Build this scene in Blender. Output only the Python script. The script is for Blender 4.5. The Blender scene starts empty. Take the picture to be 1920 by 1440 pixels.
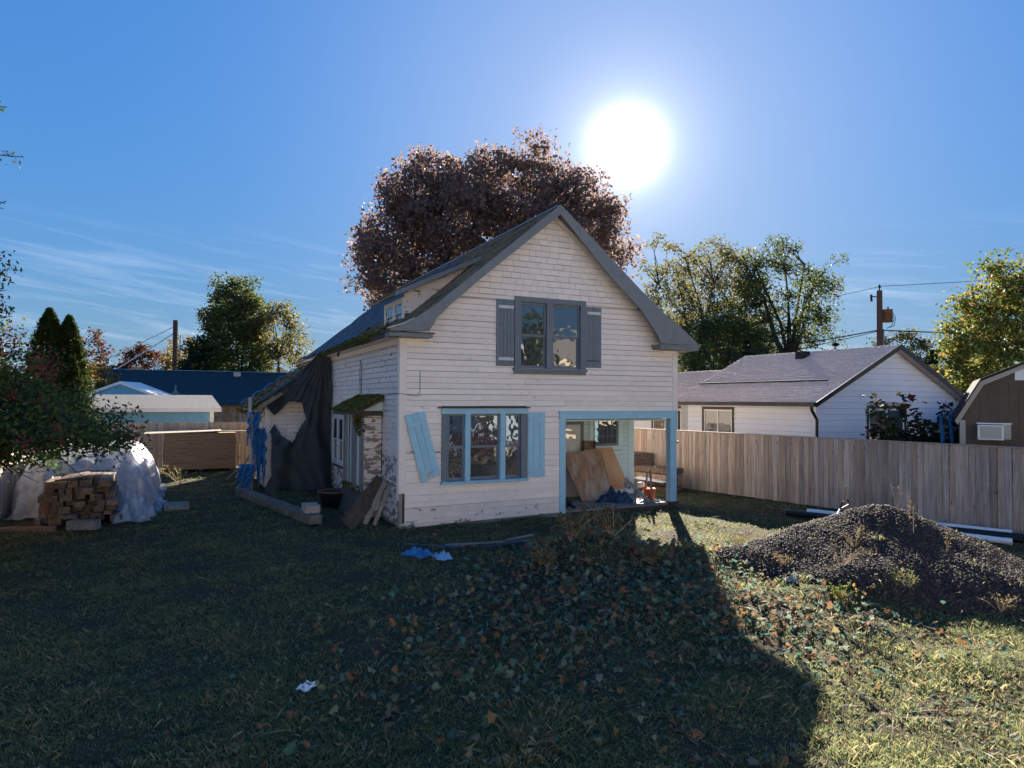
import bpy, math, random
import numpy as np
from mathutils import Vector, Matrix, Quaternion
R = math.radians
ORD = ['first', 'second', 'third', 'fourth', 'fifth', 'sixth', 'seventh', 'eighth', 'ninth', 'tenth', 'eleventh', 'twelfth', 'thirteenth', 'fourteenth', 'fifteenth', 'sixteenth', 'seventeenth', 'eighteenth', 'nineteenth', 'twentieth']
rng = random.Random(7)
nr = np.random.default_rng(7)
scn = bpy.context.scene
COL = scn.collection

# ------------------------------------------------------------------ camera
F_PX, CAM_H = 1270.0, 2.9
pit, rol = math.atan(30 / 1270), 0.0052
cam = bpy.data.cameras.new("camera"); camo = bpy.data.objects.new("camera", cam); COL.objects.link(camo)
cam.sensor_width = 36; cam.lens = F_PX / 1920 * 36; cam.clip_start = .1; cam.clip_end = 3000
c_, s_, cp, sp = math.cos(rol), math.sin(rol), math.cos(pit), math.sin(pit)
rt = Vector((c_, -s_ * sp, s_ * cp)); up = Vector((-s_, -c_ * sp, c_ * cp)); fw = Vector((0, cp, sp))
mw = Matrix.Identity(4)
for i in range(3):
    mw[i][0] = rt[i]; mw[i][1] = up[i]; mw[i][2] = -fw[i]
mw[2][3] = CAM_H
camo.matrix_world = mw
scn.camera = camo

# ------------------------------------------------------------------ light
SUN = Vector((0.1675, 0.9914, 0.375)).normalized()
SUN_EL = math.asin(SUN.z); SUN_AZ = math.atan2(SUN.x, SUN.y)
scn.view_settings.view_transform = 'Standard'; scn.view_settings.look = 'None'
scn.view_settings.gamma = 1; scn.view_settings.exposure = 2.15
scn.view_settings.use_curve_mapping = False
w = bpy.data.worlds.new("World"); scn.world = w; w.use_nodes = True
nt = w.node_tree; nt.nodes.clear()
N = nt.nodes.new; L = nt.links.new
out = N("ShaderNodeOutputWorld"); bg = N("ShaderNodeBackground"); L(bg.outputs[0], out.inputs[0])
sky = N("ShaderNodeTexSky"); sky.sky_type = 'NISHITA'; sky.sun_disc = False
sky.sun_elevation = SUN_EL; sky.sun_rotation = SUN_AZ
sky.air_density = 0.85; sky.dust_density = 0.08; sky.ozone_density = 6.0; sky.altitude = 50
hsv = N("ShaderNodeHueSaturation"); hsv.inputs['Saturation'].default_value = 1.1
L(sky.outputs[0], hsv.inputs['Color'])
tc = N("ShaderNodeTexCoord")
nrm = N("ShaderNodeVectorMath"); nrm.operation = 'NORMALIZE'; L(tc.outputs['Generated'], nrm.inputs[0])
dot = N("ShaderNodeVectorMath"); dot.operation = 'DOT_PRODUCT'; L(nrm.outputs[0], dot.inputs[0]); dot.inputs[1].default_value = SUN
def wmath(op, a, b=None, clamp=False):
    m = N("ShaderNodeMath"); m.operation = op; m.use_clamp = clamp
    for i, v in enumerate((a, b)):
        if v is None: continue
        if isinstance(v, (int, float)): m.inputs[i].default_value = v
        else: L(v, m.inputs[i])
    return m.outputs[0]
dd = wmath('MAXIMUM', dot.outputs['Value'], 0.0)
core = wmath('MULTIPLY', wmath('POWER', dd, 1500.0), 6.0)
mid = wmath('MULTIPLY', wmath('POWER', dd, 240.0), .95)
wide = wmath('MULTIPLY', wmath('POWER', dd, 16.0), .55)
glow = wmath('ADD', wmath('ADD', core, mid), wide)
gc = N("ShaderNodeVectorMath"); gc.operation = 'SCALE'; gc.inputs[0].default_value = (.8, .78, .77); L(glow, gc.inputs['Scale'])
# cirrus streaks low over the horizon
sepw = N("ShaderNodeSeparateXYZ"); L(nrm.outputs[0], sepw.inputs[0])
comb = N("ShaderNodeCombineXYZ")
L(wmath('MULTIPLY', sepw.outputs[0], 5.0), comb.inputs[0])
L(wmath('ADD', wmath('MULTIPLY', sepw.outputs[2], 62.0), wmath('MULTIPLY', sepw.outputs[0], 9.0)), comb.inputs[1])
L(wmath('MULTIPLY', sepw.outputs[1], 5.0), comb.inputs[2])
cn = N("ShaderNodeTexNoise"); cn.inputs['Scale'].default_value = 1.0; cn.inputs['Detail'].default_value = 7; cn.inputs['Roughness'].default_value = .62
cn.inputs['Distortion'].default_value = .5
L(comb.outputs[0], cn.inputs['Vector'])
cr = N("ShaderNodeValToRGB"); cr.color_ramp.elements[0].position = .5; cr.color_ramp.elements[1].position = .74
L(cn.outputs['Fac'], cr.inputs[0])
zr = N("ShaderNodeValToRGB"); e = zr.color_ramp.elements
e[0].position = .0; e[0].color = (.45,)*3 + (1,); e[1].position = .24; e[1].color = (0, 0, 0, 1)
k = e.new(.06); k.color = (1, 1, 1, 1); k = e.new(.15); k.color = (.8,)*3 + (1,)
L(sepw.outputs[2], zr.inputs[0])
cf = wmath('MULTIPLY', cr.outputs[0], zr.outputs[0])
ac = N("ShaderNodeVectorMath"); ac.operation = 'SCALE'; ac.inputs[0].default_value = (.38, .34, .31)
L(cf, ac.inputs['Scale'])
bw = N("ShaderNodeRGBToBW"); L(hsv.outputs[0], bw.inputs[0])     # soft shoulder: bright low sky rolls off
shd = wmath('DIVIDE', 1.0, wmath('ADD', wmath('MULTIPLY', bw.outputs[0], 1.3), 1.0))
rl = N("ShaderNodeVectorMath"); rl.operation = 'SCALE'; tn = N('ShaderNodeVectorMath'); tn.operation = 'MULTIPLY'; L(hsv.outputs[0], tn.inputs[0]); tn.inputs[1].default_value = (.84, .90, .88); L(tn.outputs[0], rl.inputs[0]); L(shd, rl.inputs['Scale'])
s1 = N("ShaderNodeVectorMath"); s1.operation = 'ADD'; 
hz = N('ShaderNodeMix'); hz.data_type = 'RGBA'; hz.inputs[7].default_value = (.50, .80, 1.22, 1)        # pale haze low in the sky
L(wmath('MULTIPLY', wmath('POWER', 2.718, wmath('MULTIPLY', wmath('MAXIMUM', sepw.outputs[2], 0.0), -9.0)), .9), hz.inputs[0]); L(rl.outputs[0], hz.inputs[6])
L(hz.outputs[2], s1.inputs[0]); L(gc.outputs[0], s1.inputs[1])
s2 = N("ShaderNodeVectorMath"); s2.operation = 'ADD'; L(s1.outputs[0], s2.inputs[0]); L(ac.outputs[0], s2.inputs[1])
L(s2.outputs[0], bg.inputs[0]); bg.inputs[1].default_value = 0.13
sl = bpy.data.lights.new("sun", 'SUN'); sl.energy = 5.0; sl.angle = R(.5); sl.color = (1, .9, .76)
so = bpy.data.objects.new("sun", sl); COL.objects.link(so); so.rotation_mode = 'QUATERNION'
so.rotation_quaternion = SUN.to_track_quat('Z', 'Y'); so.location = (0, 0, 30)
scn.cycles.max_bounces = 8; scn.cycles.transparent_max_bounces = 12

# ------------------------------------------------------------------ materials
def _new(name):
    m = bpy.data.materials.new(name); m.use_nodes = True; t = m.node_tree; t.nodes.clear()
    o = t.nodes.new("ShaderNodeOutputMaterial"); return m, t, o
def mat(name, c1, c2=None, scale=6, stretch=(1, 1, 1), rough=.75, bump=0.0, rnd=0.0, c3=None, mscale=3, mlo=.55, mhi=.65,
        mstretch=(1, 1, 1), spec=.3, detail=6, bscale=None, metal=0.0, pos=(.35, .65), hrnd=0.0):
    """noise-mixed colours c1/c2; optional patches of c3; per-object brightness variation rnd"""
    m, t, o = _new(name); n = t.nodes.new; l = t.links.new
    b = n("ShaderNodeBsdfPrincipled"); l(b.outputs[0], o.inputs[0])
    b.inputs['Roughness'].default_value = rough; b.inputs['Specular IOR Level'].default_value = spec; b.inputs['Metallic'].default_value = metal
    tcn = n("ShaderNodeTexCoord"); oi = n("ShaderNodeObjectInfo")
    sc = n("ShaderNodeVectorMath"); sc.operation = 'SCALE'; sc.inputs[0].default_value = (37, 53, 71); l(oi.outputs['Random'], sc.inputs['Scale'])
    ad = n("ShaderNodeVectorMath"); ad.operation = 'ADD'; l(tcn.outputs['Object'], ad.inputs[0])
    if rnd or hrnd: l(sc.outputs[0], ad.inputs[1])
    def noise(s, st, det=detail):
        mp = n("ShaderNodeMapping"); mp.inputs['Scale'].default_value = st; l(ad.outputs[0], mp.inputs[0])
        z = n("ShaderNodeTexNoise"); z.inputs['Scale'].default_value = s; z.inputs['Detail'].default_value = det; z.inputs['Roughness'].default_value = .62
        l(mp.outputs[0], z.inputs['Vector']); return z
    nz = noise(scale, stretch)
    r = n("ShaderNodeValToRGB"); r.color_ramp.elements[0].color = (*c1, 1); r.color_ramp.elements[1].color = (*(c2 or c1), 1)
    r.color_ramp.elements[0].position, r.color_ramp.elements[1].position = pos
    l(nz.outputs['Fac'], r.inputs[0]); col = r.outputs[0]
    if c3:
        mz = noise(mscale, mstretch, 8); mr = n("ShaderNodeValToRGB")
        mr.color_ramp.elements[0].position = mlo; mr.color_ramp.elements[1].position = mhi
        l(mz.outputs['Fac'], mr.inputs[0]); mx = n("ShaderNodeMix"); mx.data_type = 'RGBA'
        l(mr.outputs[0], mx.inputs[0]); l(col, mx.inputs[6]); mx.inputs[7].default_value = (*c3, 1); col = mx.outputs[2]
    if rnd or hrnd:
        h = n("ShaderNodeHueSaturation"); mr2 = n("ShaderNodeMapRange")
        mr2.inputs['To Min'].default_value = 1 - rnd; mr2.inputs['To Max'].default_value = 1 + rnd
        l(oi.outputs['Random'], mr2.inputs[0]); l(mr2.outputs[0], h.inputs['Value']); l(col, h.inputs['Color']); col = h.outputs[0]
        if hrnd:
            m3 = n("ShaderNodeMath"); m3.operation = 'MULTIPLY'; m3.inputs[1].default_value = 7.31; l(oi.outputs['Random'], m3.inputs[0])
            m4 = n("ShaderNodeMath"); m4.operation = 'FRACT'; l(m3.outputs[0], m4.inputs[0])
            m5 = n("ShaderNodeMapRange"); m5.inputs['To Min'].default_value = 1 - hrnd; m5.inputs['To Max'].default_value = 1 + hrnd
            l(m4.outputs[0], m5.inputs[0]); l(m5.outputs[0], h.inputs['Saturation'])
    l(col, b.inputs['Base Color'])
    if bump:
        bz = noise(bscale or scale * 2, stretch); bp = n("ShaderNodeBump"); bp.inputs['Strength'].default_value = bump; bp.inputs['Distance'].default_value = .02
        l(bz.outputs['Fac'], bp.inputs['Height']); l(bp.outputs[0], b.inputs['Normal'])
    return m
def leafmat(name, cols, trans=.45, rough=.6):
    """each leaf (mesh island) takes its own colour; lets light through"""
    m, t, o = _new(name); n = t.nodes.new; l = t.links.new
    g = n("ShaderNodeNewGeometry"); r = n("ShaderNodeValToRGB"); r.color_ramp.interpolation = 'LINEAR'
    el = r.color_ramp.elements
    for i, c in enumerate(cols):
        p = i / max(1, len(cols) - 1)
        if i == 0: q = el[0]
        elif i == len(cols) - 1: q = el[-1]
        else: q = el.new(p)
        q.position = p; q.color = (*c, 1)
    l(g.outputs['Random Per Island'], r.inputs[0])
    d = n("ShaderNodeBsdfPrincipled"); d.inputs['Roughness'].default_value = rough; d.inputs['Specular IOR Level'].default_value = .12
    l(r.outputs[0], d.inputs['Base Color'])
    tr = n("ShaderNodeBsdfTranslucent"); l(r.outputs[0], tr.inputs[0])
    mx = n("ShaderNodeMixShader"); mx.inputs[0].default_value = trans; l(d.outputs[0], mx.inputs[1]); l(tr.outputs[0], mx.inputs[2]); l(mx.outputs[0], o.inputs[0])
    return m
def glassmat(name, c=(.03, .04, .05), ior=2.1):
    m, t, o = _new(name); n = t.nodes.new; l = t.links.new
    b = n("ShaderNodeBsdfPrincipled"); l(b.outputs[0], o.inputs[0]); b.inputs['Base Color'].default_value = (*c, 1)
    b.inputs['Roughness'].default_value = .02; b.inputs['IOR'].default_value = ior
    tcn = n("ShaderNodeTexCoord"); z = n("ShaderNodeTexNoise"); z.inputs['Scale'].default_value = 4; z.inputs['Detail'].default_value = 1
    l(tcn.outputs['Object'], z.inputs['Vector'])
    bp = n("ShaderNodeBump"); bp.inputs['Strength'].default_value = .25; bp.inputs['Distance'].default_value = .02; l(z.outputs['Fac'], bp.inputs['Height']); l(bp.outputs[0], b.inputs['Normal'])
    return m
def peelmat(name, paint, wood, lo, hi, rnd=.05, grime=None):
    return mat(name, paint, tuple(v * .88 for v in paint), scale=3, rough=.7, bump=.12, rnd=rnd, c3=wood, mscale=3.2, mlo=lo, mhi=hi, mstretch=(1, 1, 2.2), bscale=30)

M = {}
CREAM = (.87, .76, .67)
M['cream'] = mat('cream_paint', CREAM, (.80, .695, .61), scale=1.6, rough=.6, bump=.08, rnd=.045, c3=(.46, .39, .34), mscale=5, mlo=.60, mhi=.78, mstretch=(1, 1, 3), bscale=25)
M['cream_trim'] = mat('cream_trim_paint', (.85, .74, .65), (.79, .68, .60), scale=3, rough=.6, bump=.06, rnd=.03)
M['peel'] = peelmat('peeling_cream_paint', (.80, .70, .62), (.24, .20, .16), .61, .64)
M['peel_more'] = peelmat('badly_peeling_paint', (.72, .64, .57), (.24, .18, .14), .50, .525)
M['green_siding'] = mat('pale_green_siding', (.60, .68, .62), (.52, .60, .55), scale=4, rough=.6, bump=.08, rnd=.05)
M['pale_green'] = mat('pale_green_trim', (.60, .70, .64), (.53, .62, .58), scale=4, rough=.6)
M['blue'] = mat('sky_blue_paint', (.33, .56, .67), (.29, .51, .62), scale=5, rough=.5, bump=.06, rnd=.05, c3=(.28, .36, .40), mscale=11, mlo=.68, mhi=.74)
M['blue_worn'] = mat('worn_blue_paint', (.30, .55, .68), (.26, .48, .60), scale=5, rough=.55, bump=.1, rnd=.06, c3=(.20, .17, .14), mscale=9, mlo=.64, mhi=.70)
M['slate'] = mat('slate_blue_paint', (.165, .19, .21), (.135, .16, .18), scale=5, rough=.55, bump=.08, rnd=.06, c3=(.22, .24, .25), mscale=10, mlo=.66, mhi=.74)
M['fascia'] = mat('slate_fascia_paint', (.20, .21, .215), (.165, .175, .18), scale=4, rough=.6, bump=.08, rnd=.05, c3=(.30, .33, .34), mscale=8, mlo=.66, mhi=.74)
M['whitewood'] = mat('white_window_paint', (.62, .62, .60), (.5, .5, .48), scale=6, rough=.5)
M['black'] = mat('dark_interior', (.02, .02, .022), rough=.9)
M['darkwood'] = mat('dark_wood', (.05, .042, .035), (.09, .075, .06), scale=8, stretch=(1, 1, 1), rough=.9, bump=.3)
M['greywood'] = mat('weathered_grey_wood', (.17, .15, .13), (.28, .25, .215), scale=4, stretch=(9, 9, .8), rough=.85, bump=.25, rnd=.2, hrnd=.2)
M['fence'] = mat('cedar_picket_wood', (.25, .205, .175), (.43, .36, .31), scale=2.6, stretch=(7, 7, .55), rough=.85, bump=.3, rnd=.32, hrnd=.3,
                 c3=(.10, .075, .06), mscale=5, mlo=.63, mhi=.72, mstretch=(3, 3, 1.2), bscale=7)
M['fence_new'] = mat('pale_cedar_wood', (.36, .27, .18), (.50, .385, .27), scale=2.6, stretch=(7, 7, .55), rough=.85, bump=.2, rnd=.16, hrnd=.15, c3=(.2, .14, .09), mscale=5, mlo=.66, mhi=.74, mstretch=(3, 3, 1.2))
M['timber'] = mat('reclaimed_timber', (.10, .065, .045), (.25, .17, .12), scale=5, stretch=(3, 1, 3), rough=.85, bump=.4, rnd=.38, hrnd=.25)
M['plyedge'] = mat('plywood_sheet_edges', (.26, .165, .095), (.42, .28, .17), scale=3, stretch=(1, 1, 30), rough=.8, bump=.4, c3=(.09, .055, .035), mscale=1.5, mlo=.5, mhi=.72, mstretch=(.5, .5, 18))
M['ply'] = mat('weathered_plywood', (.24, .135, .075), (.40, .25, .15), scale=3.2, stretch=(1.6, 1, 1), rough=.75, bump=.1, c3=(.42, .36, .31), mscale=1.6, mlo=.5, mhi=.68, mstretch=(2.5, 1, .7))
M['ply2'] = mat('fresh_plywood', (.44, .23, .11), (.52, .29, .15), scale=3, rough=.7, c3=(.22, .10, .05), mscale=9, mlo=.7, mhi=.74)
M['shingle_old'] = mat('mossy_old_shingles', (.19, .125, .08), (.36, .26, .17), scale=7, rough=.95, bump=.5, rnd=.1, c3=(.085, .09, .035), mscale=1.8, mlo=.5, mhi=.62)
M['moss'] = mat('moss', (.045, .05, .014), (.12, .115, .03), scale=9, rough=1, bump=.8, spec=.05)
M['shingle_grey'] = mat('grey_asphalt_shingles', (.52, .43, .39), (.72, .62, .57), scale=14, rough=.8, bump=.5, spec=.25)
M['shingle_blue'] = mat('dark_blue_shingles', (.014, .042, .058), (.022, .062, .082), scale=3, stretch=(1, 4, 4), rough=.95, bump=.3)
M['shingle_tan'] = mat('tan_asphalt_shingles', (.19, .18, .17), (.31, .295, .275), scale=7, stretch=(1, 3, 3), rough=.95, bump=.4)
M['nwhite'] = mat('white_lap_siding', (.74, .77, .84), (.71, .74, .81), scale=2, rough=.5, bump=.02, rnd=.012)
M['nblack'] = mat('black_trim', (.018, .018, .022), rough=.4)
M['vinyl'] = mat('white_vinyl', (.75, .75, .75), rough=.35)
M['brown'] = mat('brown_panel_siding', (.10, .072, .05), (.12, .088, .062), scale=5, rough=.7, bump=.1, rnd=.03)
M['darkroof'] = mat('dark_roofing', (.03, .03, .034), rough=.9, spec=.1)
M['tan'] = mat('tan_trim', (.42, .38, .33), rough=.6)
M['lblue'] = mat('light_blue_siding', (.18, .42, .62), (.16, .38, .57), scale=3, rough=.6, bump=.05, rnd=.03)
M['teal'] = mat('teal_siding', (.03, .22, .28), (.03, .19, .24), scale=3, rough=.6)
M['tarp'] = mat('dark_green_tarp', (.022, .027, .028), (.038, .045, .046), scale=3, rough=.62, bump=.15, spec=.35)
M['bluetarp'] = mat('ragged_blue_tarp', (.02, .12, .30), (.04, .20, .43), scale=8, rough=.5, bump=.4)
M['navy'] = mat('navy_sheet', (.015, .035, .065), (.03, .06, .1), scale=8, rough=.6, bump=.3)
M['pvc'] = mat('white_plastic_pipe', (.75, .77, .80), rough=.35)
M['blackpipe'] = mat('black_corrugated_pipe', (.015, .015, .017), rough=.5)
M['steel'] = mat('galvanised_steel', (.30, .32, .34), (.22, .23, .25), scale=9, rough=.45, metal=.6)
M['concrete'] = mat('damp_concrete', (.15, .15, .145), (.26, .255, .245), scale=8, rough=.9, bump=.4)
M['orange'] = mat('orange_bucket_plastic', (.85, .13, .015), (.78, .11, .012), scale=4, rough=.4)
M['tub'] = mat('dark_blue_tub', (.02, .035, .055), rough=.5)
M['rust'] = mat('rusty_metal', (.23, .10, .045), (.13, .06, .035), scale=8, rough=.8)
M['bark'] = mat('bark', (.045, .035, .03), (.09, .07, .055), scale=6, stretch=(3, 3, .7), rough=.95, bump=.6)
M['pole'] = mat('brown_pole_wood', (.10, .055, .04), (.14, .08, .06), scale=4, stretch=(5, 5, .5), rough=.85, bump=.2)
M['wire'] = mat('black_cable', (.015, .015, .018), rough=.6)
M['glass'] = glassmat('window_glass', ior=2.3)
M['glass_b'] = glassmat('bright_window_glass', (.05, .075, .08), 1.8)
M['door'] = mat('white_door_paint', (.62, .60, .56), (.56, .54, .50), scale=3, rough=.5)
M['soil'] = mat('dark_soil', (.028, .022, .017), (.055, .043, .033), scale=9, rough=1, bump=.8)
M['gravel'] = leafmat('gravel_stones', [(.028, .023, .022), (.055, .044, .040), (.038, .031, .029), (.11, .09, .08), (.043, .034, .031)], 0, .85)
M['gravelbase'] = mat('gravel_bed', (.032, .026, .024), (.062, .05, .045), scale=40, rough=.95, bump=1)

def plasticmat():
    m, t, o = _new('clear_plastic_sheet'); n = t.nodes.new; l = t.links.new
    tr = n("ShaderNodeBsdfTransparent"); tr.inputs[0].default_value = (.9, .93, .96, 1)
    tl = n("ShaderNodeBsdfTranslucent"); tl.inputs[0].default_value = (.75, .78, .84, 1)
    gl = n("ShaderNodeBsdfPrincipled"); gl.inputs['Base Color'].default_value = (.68, .70, .76, 1); gl.inputs['Roughness'].default_value = .25
    tcn = n("ShaderNodeTexCoord"); z = n("ShaderNodeTexNoise"); z.inputs['Scale'].default_value = 5; z.inputs['Detail'].default_value = 5; l(tcn.outputs['Object'], z.inputs['Vector'])
    bp = n("ShaderNodeBump"); bp.inputs['Strength'].default_value = .6; bp.inputs['Distance'].default_value = .05; l(z.outputs['Fac'], bp.inputs['Height'])
    l(bp.outputs[0], gl.inputs['Normal'])
    a = n("ShaderNodeMixShader"); a.inputs[0].default_value = .5; l(tl.outputs[0], a.inputs[1]); l(gl.outputs[0], a.inputs[2])
    r = n("ShaderNodeMapRange"); r.inputs['From Min'].default_value = .35; r.inputs['From Max'].default_value = .62; r.inputs['To Min'].default_value = .62; r.inputs['To Max'].default_value = .95
    l(z.outputs['Fac'], r.inputs[0])
    b = n("ShaderNodeMixShader"); l(r.outputs[0], b.inputs[0]); l(tr.outputs[0], b.inputs[1]); l(a.outputs[0], b.inputs[2]); l(b.outputs[0], o.inputs[0])
    return m
M['plastic'] = plasticmat()

# ------------------------------------------------------------------ geometry helpers
def link(name, me, m, parent=None, smooth=False):
    if m is not None and not me.materials: me.materials.append(m)
    if smooth: me.polygons.foreach_set('use_smooth', [True] * len(me.polygons))
    o = bpy.data.objects.new(name, me); COL.objects.link(o)
    if parent is not None: o.parent = parent
    return o
def tag(o, label=None, cat=None, group=None, kind=None):
    if label: o['label'] = label
    if cat: o['category'] = cat
    if group: o['group'] = group
    if kind: o['kind'] = kind
    return o
def empty(name, loc, rz=0, label=None, cat=None, group=None):
    o = bpy.data.objects.new(name, None); COL.objects.link(o); o.location = loc; o.rotation_euler = (0, 0, rz); o.empty_display_size = .2
    return tag(o, label, cat, group)
class MB:
    def __init__(s, T=None): s.v = []; s.f = []; s.T = T
    def pts(s, P):
        b = len(s.v)
        for p in P:
            p = Vector(p)
            s.v.append(tuple(s.T @ p) if s.T is not None else tuple(p))
        return b
    def hexa(s, P):          # P: 4 bottom (ccw) + 4 top
        b = s.pts(P)
        for q in ((3, 2, 1, 0), (4, 5, 6, 7), (0, 1, 5, 4), (1, 2, 6, 5), (2, 3, 7, 6), (3, 0, 4, 7)):
            s.f.append(tuple(b + i for i in q))
        return s
    def box(s, x0, x1, y0, y1, z0, z1):
        return s.hexa([(x0, y0, z0), (x1, y0, z0), (x1, y1, z0), (x0, y1, z0), (x0, y0, z1), (x1, y0, z1), (x1, y1, z1), (x0, y1, z1)])
    def obox(s, c, size, rot):   # oriented box, rot = Matrix 3x3 / Euler tuple
        if isinstance(rot, tuple): from mathutils import Euler; rot = Euler(rot).to_matrix()
        a, b, d = (q / 2 for q in size); c = Vector(c)
        return s.hexa([c + rot @ Vector(p) for p in ((-a, -b, -d), (a, -b, -d), (a, b, -d), (-a, b, -d), (-a, -b, d), (a, -b, d), (a, b, d), (-a, b, d))])
    def bar(s, p, q, wd, th, upv=(0, 0, 1)):
        p, q = Vector(p), Vector(q); d = q - p; x = d.normalized(); upv = Vector(upv)
        if abs(x.dot(upv)) > .98: upv = Vector((1, 0, 0))
        y = upv.cross(x).normalized(); z = x.cross(y)
        a, b = y * wd / 2, z * th / 2
        return s.hexa([p - a - b, q - a - b, q + a - b, p + a - b, p - a + b, q - a + b, q + a + b, p + a + b])
    def tube(s, path, rad, n=8, cap=True):
        if isinstance(rad, (int, float)): rad = [rad] * len(path)
        P = [Vector(p) for p in path]; prev = None; rings = []
        for i, p in enumerate(P):
            d = (P[min(i + 1, len(P) - 1)] - P[max(i - 1, 0)]).normalized()
            if prev is None: a = d.orthogonal().normalized()
            else: a = (prev - d * prev.dot(d)).normalized()
            prev = a; b = d.cross(a)
            rings.append(s.pts([p + (a * math.cos(2 * math.pi * k / n) + b * math.sin(2 * math.pi * k / n)) * rad[i] for k in range(n)]))
        for i in range(len(P) - 1):
            for k in range(n):
                k2 = (k + 1) % n; s.f.append((rings[i] + k, rings[i] + k2, rings[i + 1] + k2, rings[i + 1] + k))
        if cap: s.f.append(tuple(rings[0] + k for k in reversed(range(n)))); s.f.append(tuple(rings[-1] + k for k in range(n)))
        return s
    def prism(s, poly, d0, d1, axis='y'):  # poly of (a,b); axis y: (a,y,b); x: (x,a,b)
        n = len(poly)
        f = (lambda a, b, d: (a, d, b)) if axis == 'y' else ((lambda a, b, d: (d, a, b)) if axis == 'x' else (lambda a, b, d: (a, b, d)))
        b0 = s.pts([f(a, b, d0) for a, b in poly]); b1 = s.pts([f(a, b, d1) for a, b in poly])
        s.f.append(tuple(b0 + i for i in range(n))); s.f.append(tuple(b1 + i for i in reversed(range(n))))
        for i in range(n):
            j = (i + 1) % n; s.f.append((b0 + i, b1 + i, b1 + j, b0 + j))
        return s
    def lathe(s, prof, c=(0, 0, 0), n=20):
        c = Vector(c); rings = [s.pts([c + Vector((r * math.cos(2 * math.pi * k / n), r * math.sin(2 * math.pi * k / n), z)) for k in range(n)]) for r, z in prof]
        for i in range(len(prof) - 1):
            for k in range(n):
                k2 = (k + 1) % n; s.f.append((rings[i] + k, rings[i] + k2, rings[i + 1] + k2, rings[i + 1] + k))
        return s
    def build(s, name, m, parent=None, smooth=False):
        me = bpy.data.meshes.new(name); me.from_pydata(s.v, [], s.f); me.update()
        return link(name, me, m, parent, smooth)
def npmesh(name, V, Fc, m, parent=None, smooth=False):
    """V (n,3) float; Fc (k,3|4) int"""
    me = bpy.data.meshes.new(name); V = np.ascontiguousarray(V, np.float32); Fc = np.ascontiguousarray(Fc, np.int32)
    me.vertices.add(len(V)); me.vertices.foreach_set('co', V.ravel())
    k = Fc.shape[1]; me.loops.add(Fc.size); me.loops.foreach_set('vertex_index', Fc.ravel())
    me.polygons.add(len(Fc)); me.polygons.foreach_set('loop_start', np.arange(0, Fc.size, k, dtype=np.int32))
    me.polygons.foreach_set('loop_total', np.full(len(Fc), k, np.int32))
    if smooth: me.polygons.foreach_set('use_smooth', np.ones(len(Fc), bool))
    me.update(calc_edges=True)
    return link(name, me, m, parent)
def grid(name, fn, nu, nv, m, parent=None, keep=None, smooth=True):
    u, v = np.meshgrid(np.linspace(0, 1, nu), np.linspace(0, 1, nv)); X, Y, Z = fn(u, v)
    V = np.stack([X.ravel(), Y.ravel(), Z.ravel()], 1)
    i = np.arange(nu * nv).reshape(nv, nu); Fc = np.stack([i[:-1, :-1].ravel(), i[:-1, 1:].ravel(), i[1:, 1:].ravel(), i[1:, :-1].ravel()], 1)
    if keep is not None:
        cc = V[Fc].mean(1); Fc = Fc[keep(cc)]
    return npmesh(name, V, Fc, m, parent, smooth)
def rotmats(n, tilt=None, g=None):
    g = g or nr
    a = g.normal(size=(n, 4)); a /= np.linalg.norm(a, axis=1)[:, None]; q0, q1, q2, q3 = a.T
    return np.stack([1 - 2 * (q2**2 + q3**2), 2 * (q1*q2 - q0*q3), 2 * (q1*q3 + q0*q2), 2 * (q1*q2 + q0*q3), 1 - 2 * (q1**2 + q3**2), 2 * (q2*q3 - q0*q1),
                     2 * (q1*q3 - q0*q2), 2 * (q2*q3 + q0*q1), 1 - 2 * (q1**2 + q2**2)], 1).reshape(n, 3, 3)
def flatmats(n, tilt):
    """random spin about z with a small tilt"""
    a = nr.uniform(0, 2 * np.pi, n); tx = nr.normal(0, tilt, n); ty = nr.normal(0, tilt, n)
    ca, sa = np.cos(a), np.sin(a); z = np.zeros(n); o = np.ones(n)
    Rz = np.stack([ca, -sa, z, sa, ca, z, z, z, o], 1).reshape(n, 3, 3)
    Rx = np.stack([o, z, z, z, np.cos(tx), -np.sin(tx), z, np.sin(tx), np.cos(tx)], 1).reshape(n, 3, 3)
    Ry = np.stack([np.cos(ty), z, np.sin(ty), z, o, z, -np.sin(ty), z, np.cos(ty)], 1).reshape(n, 3, 3)
    return Rz @ Rx @ Ry
LEAF_V = np.array([(0, -.5, 0), (.3, -.05, .06), (0, .5, -.04), (-.3, -.05, .06)]); LEAF_F = np.array([(0, 1, 2, 3)])
ang = [(-90, .2), (-48, .42), (-22, .33), (8, .5), (40, .32), (90, .54), (140, .32), (172, .5), (202, .33), (228, .42)]
MAPLE_V = np.array([(0, 0, .05)] + [(r * math.cos(R(a)), r * math.sin(R(a)), .16 * math.sin(a * .05) * r * 2 - .10) for a, r in ang])
MAPLE_F = np.array([(0, i, i % 10 + 1) for i in range(1, 11)])
def scatter(P, size, Rm, V0, F0):
    n = len(P); V = np.einsum('nij,kj->nki', Rm, V0) * np.asarray(size).reshape(-1, 1, 1) + P[:, None, :]
    Fc = F0[None] + (np.arange(n) * len(V0))[:, None, None]
    return V.reshape(-1, 3), Fc.reshape(-1, F0.shape[1])

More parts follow.
